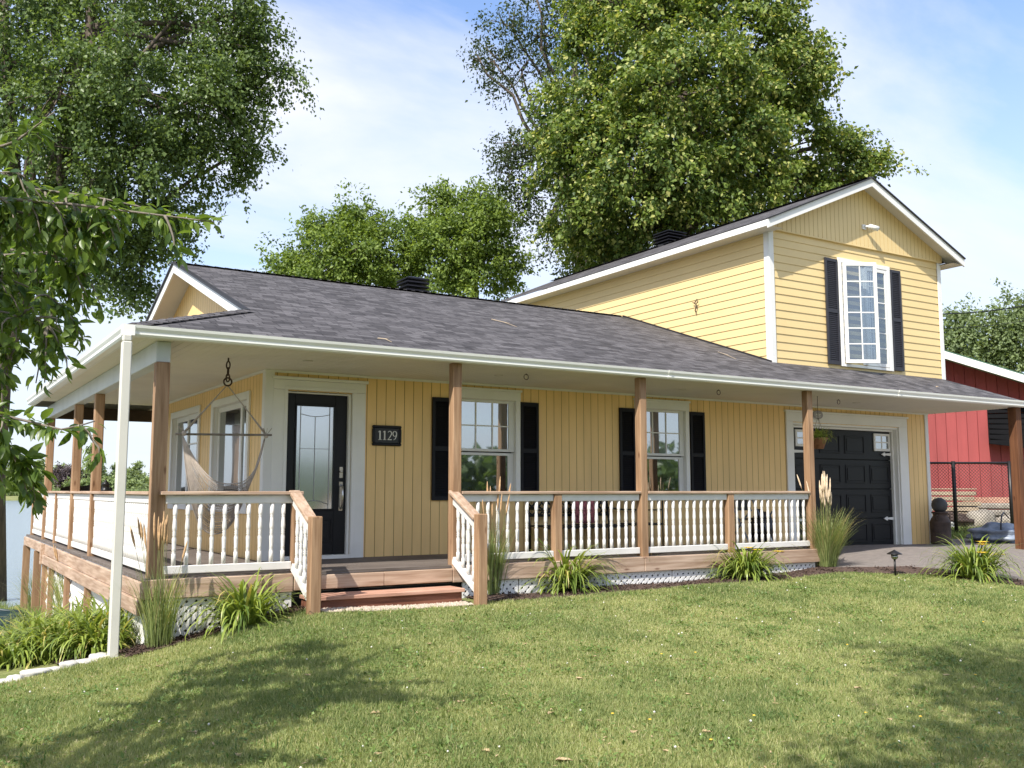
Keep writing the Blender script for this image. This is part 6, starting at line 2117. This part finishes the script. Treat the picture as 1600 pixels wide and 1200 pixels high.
tk.tube([at_depth(40, 450, 24.3), at_depth(20, 250, 24), at_depth(8, 60, 24), at_depth(5, -60, 24)], [0.2, 0.17, 0.12, 0.08], 9)
fork = [at_depth(100, 220, 24), at_depth(70, 360, 24.2), at_depth(125, 120, 24), at_depth(140, 40, 24)]
for (c, r, nc) in pop:
    f = fork[rng.integers(0, 4)]
    limb(tk, f, c, 0.09, 0.035, 6, 6, 0.2)
branches(tk, CC, 0.024, 0.008, 0.4)
tk.build('trunk', M['bark'], tree)

# ---- cherry close to the camera, trunk out of view at the left
chb = np.array([-5.2, -7.5, 0.0]); chb[2] = float(gz(chb[0], chb[1]))
tree = empty('cherry_tree', tuple(chb), 'nearby cherry tree reaching in from the left with long glossy leaves', 'tree')
tk = MB()
crot = np.array([-5.0, -7.5, 1.2])
limb(tk, chb, crot, 0.11, 0.09, 9, 5, 0.03)
twigs = []      # (points) along which leaves sit
def bough(pxs, d, r0=0.028, n_side=10, side_len=0.35, start=None):
    pts = [at_depth(px, py, dd) for (px, py), dd in zip(pxs, d)]
    st_ = crot if start is None else start
    limb(tk, st_+np.array([0, 0, rng.uniform(0, 0.3)]), pts[0], 0.04, r0*0.55, 7, 5, 0.12)
    pts = resample(np.array(pts), 14)
    r0 *= 0.55
    tk.tube(pts, list(np.linspace(r0, 0.003, 14)), 6)
    twigs.append(pts[3:])
    for k in range(n_side):
        i = rng.integers(1, 13)
        d_ = norm(rng.normal(size=3)+norm(pts[min(13, i+1)]-pts[i-1])*0.9+np.array([0, 0, -0.35]))
        tpts = [pts[i]+d_*side_len*t*rng.uniform(0.8, 1.1)+np.array([0, 0, -0.12*t*t]) for t in np.linspace(0, 1, 6)]
        tk.tube(tpts, list(np.linspace(0.008, 0.003, 6)), 5)
        twigs.append(np.array(tpts))
for (pxs, dd, nsd, sl) in (
        ([(-150, 330), (0, 310), (120, 320), (240, 335), (335, 347)], 5.4, 15, 0.16),
        ([(-150, 300), (0, 290), (90, 300), (170, 312), (270, 335)], 5.9, 14, 0.18),
        ([(-200, 250), (-60, 240), (20, 225), (85, 175)], 5.1, 9, 0.2),
        ([(-200, 420), (-20, 400), (60, 395), (110, 405), (140, 430)], 6.4, 22, 0.26),
        ([(-200, 460), (-30, 430), (50, 430), (100, 445), (130, 470)], 7.0, 22, 0.26),
        ([(-200, 500), (-50, 480), (20, 490), (60, 500), (95, 520)], 5.6, 18, 0.2),
        ([(-200, 350), (-30, 345), (40, 360), (90, 370), (130, 380)], 7.2, 20, 0.28),
        ([(-200, 560), (-60, 560), (-5, 570), (15, 590)], 5.6, 8, 0.16),
        ([(-200, 640), (-40, 640), (30, 655), (100, 672), (148, 658)], 4.8, 8, 0.13),
        ([(-200, 660), (-60, 660), (0, 690), (45, 720), (62, 735)], 4.9, 12, 0.16),
        ([(-220, 300), (-60, 190), (0, 130)], 5.2, 5, 0.2),
        ([(-200, 380), (-40, 350), (30, 340), (100, 345), (150, 365)], 6.2, 22, 0.22),
        ([(-200, 430), (-60, 420), (0, 430), (60, 455), (100, 480)], 6.0, 22, 0.24),
        ([(-200, 480), (-60, 460), (0, 470), (40, 490), (70, 510)], 6.6, 20, 0.24),
        ([(-200, 330), (-60, 320), (0, 325), (70, 340), (140, 335), (195, 345)], 5.5, 20, 0.17),
        ([(-200, 400), (-40, 385), (20, 390), (70, 410), (120, 440)], 6.8, 22, 0.26),
        ([(-200, 650), (-60, 650), (-10, 670), (20, 700)], 5.2, 12, 0.17),
        ([(-200, 270), (-80, 260), (-10, 270), (40, 268)], 5.6, 10, 0.2),
        ([(-200, 520), (-80, 515), (-20, 525), (20, 540), (45, 550)], 6.2, 14, 0.18),
        ([(-200, 620), (-80, 615), (-30, 620), (10, 640)], 6.0, 10, 0.16)):
    bough(pxs, [0.86*dd+rng.normal(0, 0.05) for _ in pxs], 0.022, nsd, sl*0.9)
# the rest of its crown, out of frame to the left
for k in range(17):
    a = rng.uniform(0, 6.28); r_ = rng.uniform(0.5, 2.3)
    e = crot+np.array([math.cos(a)*r_-1.0, math.sin(a)*r_, rng.uniform(0.4, 3.6)])
    qx, qy, qd = to_px(e)
    if qd > 0.3 and qx > -140: continue
    pts = limb(tk, crot+np.array([0, 0, rng.uniform(0, 0.6)]), e, 0.04, 0.008, 6, 8, 0.15)
    twigs.append(np.array(pts[2:]))
    for j in range(9):
        i = rng.integers(3, 8); d_ = norm(rng.normal(size=3)+np.array([0, 0, -0.2]))
        tp_ = np.array([pts[i]+d_*0.4*t for t in np.linspace(0, 1, 5)])
        tk.tube(tp_, list(np.linspace(0.008, 0.003, 5)), 4)
        twigs.append(tp_)
tk.build('trunk', M['bark_pale'], tree)
def cherry_leaves():
    Vs = []; Fs = []; Ts = []
    b = 0
    for tw in twigs:
        L_ = np.sum(np.linalg.norm(np.diff(tw, axis=0), axis=1))
        k = int(max(10, L_*88))
        for _ in range(k):
            t = rng.uniform(0.08, 1)*(len(tw)-1); i = min(int(t), len(tw)-2); f = t-i
            p = tw[i]*(1-f)+tw[i+1]*f
            ax_ = norm(tw[i+1]-tw[i])
            d = norm(ax_*0.6+rng.normal(size=3)*0.75+np.array([0, 0, -0.45]))
            nrm = norm(np.array([0, 0, 1.0])+rng.normal(size=3)*0.55)
            s = norm(np.cross(d, nrm)); nrm = np.cross(s, d)
            l = rng.uniform(0.045, 0.092); w = l*rng.uniform(0.36, 0.48)
            p = p+d*0.02
            cv = rng.uniform(0.1, 0.5)
            prof_ = [(0, 0.02), (0.2, 0.72), (0.45, 1.0), (0.7, 0.78), (0.88, 0.36), (1.0, 0.01)]
            vv = []
            for (tt, ww) in prof_:
                c = p+d*l*tt-nrm*l*cv*tt*tt
                vv += [c-s*w/2*ww+nrm*w*0.16*ww, c, c+s*w/2*ww+nrm*w*0.16*ww]
            Vs += vv
            tn = float(np.clip(rng.normal(0.45, 0.22), 0, 1))
            for q in range(5):
                a = b+3*q
                Fs += [(a, a+1, a+4, a+3), (a+1, a+2, a+5, a+4)]; Ts += [tn, tn]
            b += 18
    V = np.array(Vs)-np.array(tree.location)
    print('cherry leaves', b//18)
    np_mesh('crown', V, np.array(Fs), M['cherry_leaf'], np.array(Ts), tree, smooth=True)
cherry_leaves()

# ---- shade tree behind the viewer, its shade falls on the right of the lawn
sb = np.array([-5.4, -15.2, 0.0]); sb[2] = float(gz(sb[0], sb[1]))
tree = empty('shade_tree', tuple(sb), 'leafy tree just outside the picture shading the lawn at lower right', 'tree')
shb = [((-3.6, -12.4, 7.0), (2.0, 1.3, 1.0), 42), ((-1.7, -11.6, 6.6), (1.2, 1.0, 0.8), 20), ((-5.2, -13.6, 7.6), (1.9, 1.6, 1.3), 40), ((-5.5, -15.2, 8.0), (2.0, 1.8, 1.5), 30), ((-2.6, -11.0, 7.3), (0.9, 0.6, 0.6), 9)]
P_, D, Nn, L, T, CC = crown(shb, 130, 0.6, 0.13, droop=0.25)
build_crown(tree, P_, D, Nn, L, T, 'poplar_leaf', 0.7)
tk = MB(); top = sb+np.array([0, 0, 5.4]); limb(tk, sb, top, 0.22, 0.16, 9, 5, 0.03)
for (c, r, nc) in shb: limb(tk, top, c, 0.09, 0.03, 6, 5, 0.1)
tk.build('trunk', M['bark'], tree)

# ---- trees behind the barn on the right
dR = 52.0
for lab, lst in (('tall dark green tree behind the barn roof, next to the gable', [(1500, 520, 26, 14, 0), (1495, 550, 34, 18, 0), (1535, 550, 34, 16, 0), (1555, 565, 30, 12, 0), (1492, 497, 14, 5, 0), (1520, 590, 40, 12, 0), (1470, 560, 40, 12, 0)]),
                 ('leafy tree behind the barn at the right picture edge', [(1590, 480, 28, 13, 0), (1580, 510, 34, 16, 0), (1605, 540, 36, 16, 0), (1570, 545, 26, 10, 0), (1640, 500, 50, 16, 0), (1610, 590, 46, 10, 0)])):
    bl = blob_px(lst, dR)
    c0 = bl[1][0]
    base = np.array([c0[0], c0[1], -0.3])
    tree = empty('broadleaf_tree', tuple(base), lab, 'tree', 'trees behind the barn')
    P_, D, Nn, L, T, CC = crown(bl, 110, 0.75, 0.22, droop=0.25, surf=(0.3, 1.08), leaf_flat=0.6)
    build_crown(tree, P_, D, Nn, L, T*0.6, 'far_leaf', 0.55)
    tk = MB(); top = c0-np.array([0, 0, 0.5]); limb(tk, base, top, 0.25, 0.15, 8, 5, 0.03)
    for (c, r, nc) in bl: limb(tk, top, c, 0.09, 0.03, 6, 5, 0.15)
    tk.build('trunk', M['bark'], tree)

# ---- far shore: separate small trees copied along the bank
def far_tree(name, label, mat, shape):
    r = empty(name, (0, 0, 0), label, 'tree', 'trees on the far shore')
    P_, D, Nn, L, T, CC = crown(shape, 42, 1.3, 0.85, droop=0.2, surf=(0.3, 1.05), leaf_flat=0.7)
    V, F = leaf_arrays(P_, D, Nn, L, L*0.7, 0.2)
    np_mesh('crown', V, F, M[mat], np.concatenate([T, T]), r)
    mb = MB(); mb.local = True
    mb.tube([(0, 0, -1), (0.05, 0, 3), (0, 0.1, 5.5)], [0.35, 0.28, 0.12], 7); mb.build('trunk', M['bark'], r)
    return r
ft = [far_tree('shore_tree', 'rounded green tree on the far lake shore', 'far_leaf', [((0, 0, 5.0), (3.2, 3.2, 2.6), 40), ((0.5, 0, 7.2), (2.3, 2.3, 2.0), 24), ((-1.2, 0, 2.8), (2.6, 2.6, 1.8), 20)]),
      far_tree('shore_tree', 'low bushy tree on the far lake shore', 'far_leaf', [((0, 0, 3.0), (3.6, 3.0, 2.2), 36), ((2.0, 0, 3.4), (2.4, 2.4, 2.2), 18), ((-2, 0, 2.6), (2.3, 2.3, 1.8), 18)]),
      far_tree('shore_tree', 'tall open tree on the far lake shore', 'far_leaf', [((0, 0, 7.0), (2.6, 2.6, 3.4), 40), ((0.4, 0, 11.5), (2.0, 2.0, 3.0), 26), ((0, 0, 15.0), (1.2, 1.2, 2.0), 9), ((-0.5, 0, 3.5), (2.4, 2.4, 2.0), 18)]),
      far_tree('shore_tree', 'dark purple-leaved tree on the far lake shore', 'purple_leaf', [((0, 0, 5.0), (3.4, 3.4, 2.6), 40), ((1.5, 0, 7), (2.6, 2.6, 2.0), 24)])]
plan = []
for k in range(46):
    px = -60+k*8.2+rng.normal(0, 3)
    plan.append((px, 320+rng.uniform(4, 40), rng.choice([0, 0, 1, 1, 1]), rng.uniform(0.75, 1.2)))
plan += [(142, 345, 2, 1.12), (152, 352, 2, 0.95), (106, 335, 3, 1.1), (96, 340, 3, 0.95), (60, 360, 2, 0.8), (20, 340, 2, 0.8), (178, 350, 2, 0.62), (214, 345, 2, 0.7), (-20, 350, 2, 0.8)]
used = set()
for (px, dist, kind, s_) in plan:
    p = at_depth(px, 770, dist)
    if kind not in used:
        r = ft[kind]; used.add(kind)
    else:
        r = copy_tree(ft[kind])
    r.location = (p[0], p[1], -0.9); r.scale = (s_, s_, s_*rng.uniform(0.85, 1.15)); r.rotation_euler = (0, 0, rng.uniform(0, 6.28))
# reeds on the far bank
def far_reeds():
    n = 9000
    px = rng.uniform(-260, 330, n); dd = rng.uniform(309, 318, n)
    b_ = ray(0, 770)
    P_ = np.stack([CAM[k]+(FWD[k]+RGT[k]*(px-800)/FPX)*dd for k in range(3)], 1)
    P_[:, 2] = np.maximum(gz(P_[:, 0], P_[:, 1]), WATER_Z-0.1)
    D = np.stack([rng.normal(0, .2, n), rng.normal(0, .2, n), np.ones(n)], 1)
    V, F = leaf_arrays(P_, D, rand_dir(n), rng.uniform(1.2, 2.6, n), rng.uniform(0.4, 0.9, n), 0.1)
    t = rng.uniform(0, 0.8, n)
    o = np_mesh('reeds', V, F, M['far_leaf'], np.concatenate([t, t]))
    tag(o, 'strip of reeds along the far lake shore', 'reeds', kind='stuff')
far_reeds()
# wooded far side behind the viewer (what the windows mirror)
def back_wood():
    n = 26000
    x = rng.uniform(-60, 160, n); y = -62+rng.normal(0, 3.0, n)-0.08*np.abs(x-40)
    h = 3.6+1.3*np.sin(x*0.23)+0.9*np.sin(x*0.61+1)
    z = rng.uniform(-0.9, 1, n)*np.clip(h, 2, 9)
    P_ = np.stack([x, y, z], 1)
    V, F = leaf_arrays(P_, rand_dir(n), rand_dir(n), rng.uniform(0.7, 1.5, n), rng.uniform(0.6, 1.1, n), 0.2)
    t = rng.uniform(0, 0.5, n)
    o = np_mesh('hedgerow', V, F, M['poplar_leaf'], np.concatenate([t, t]))
    tag(o, 'distant wooded hedgerow mirrored in the front windows', 'hedgerow', kind='stuff')
back_wood()

# ================================================================== twigs and a leaf lying on the roof
def roof_pt(px, py):
    d = ray(px, py)
    t = (ZE+MS*(CAM[1]-EY)-CAM[2])/(d[2]-MS*d[1])
    return CAM+d*t
for (pa, pb_, lab) in (((768, 500), (808, 512), 'thin pale twig lying on the middle of the main roof'), ((1122, 551), (1150, 562), 'pale twig lying on the roof below the upper side wall'), ((590, 530), (612, 536), 'short twig near the gutter above the front door side')):
    a = roof_pt(*pa); b = roof_pt(*pb_)
    m_ = (a+b)/2+np.array([0.03, 0.05, 0.035])
    mb = MB().tube([a+np.array([0, 0, .012]), m_, b+np.array([0, 0, .012])], [0.008, 0.007, 0.004], 5)
    mb.tube([m_, m_+(b-a)*0.25+np.array([0.05, 0.10, 0.04])], [0.005, 0.003], 4)
    tag(mb.build('twig', M['boards']), lab, 'twig', 'twigs on the roof')
a = roof_pt(1462, 606)
mb = MB().add([a+np.array(q) for q in ((0, 0, .02), (0.05, 0.02, .035), (0.12, 0.0, .03), (0.06, -0.04, .025))], [(0, 1, 2, 3)])
mb.add([a+np.array(q) for q in ((0, 0, .018), (0.05, 0.02, .033), (0.12, 0.0, .028), (0.06, -0.04, .023))], [(3, 2, 1, 0)])
tag(mb.build('fallen_leaf', M['dryleaf']), 'single dry leaf lying on the roof edge above the garage', 'fallen leaf')
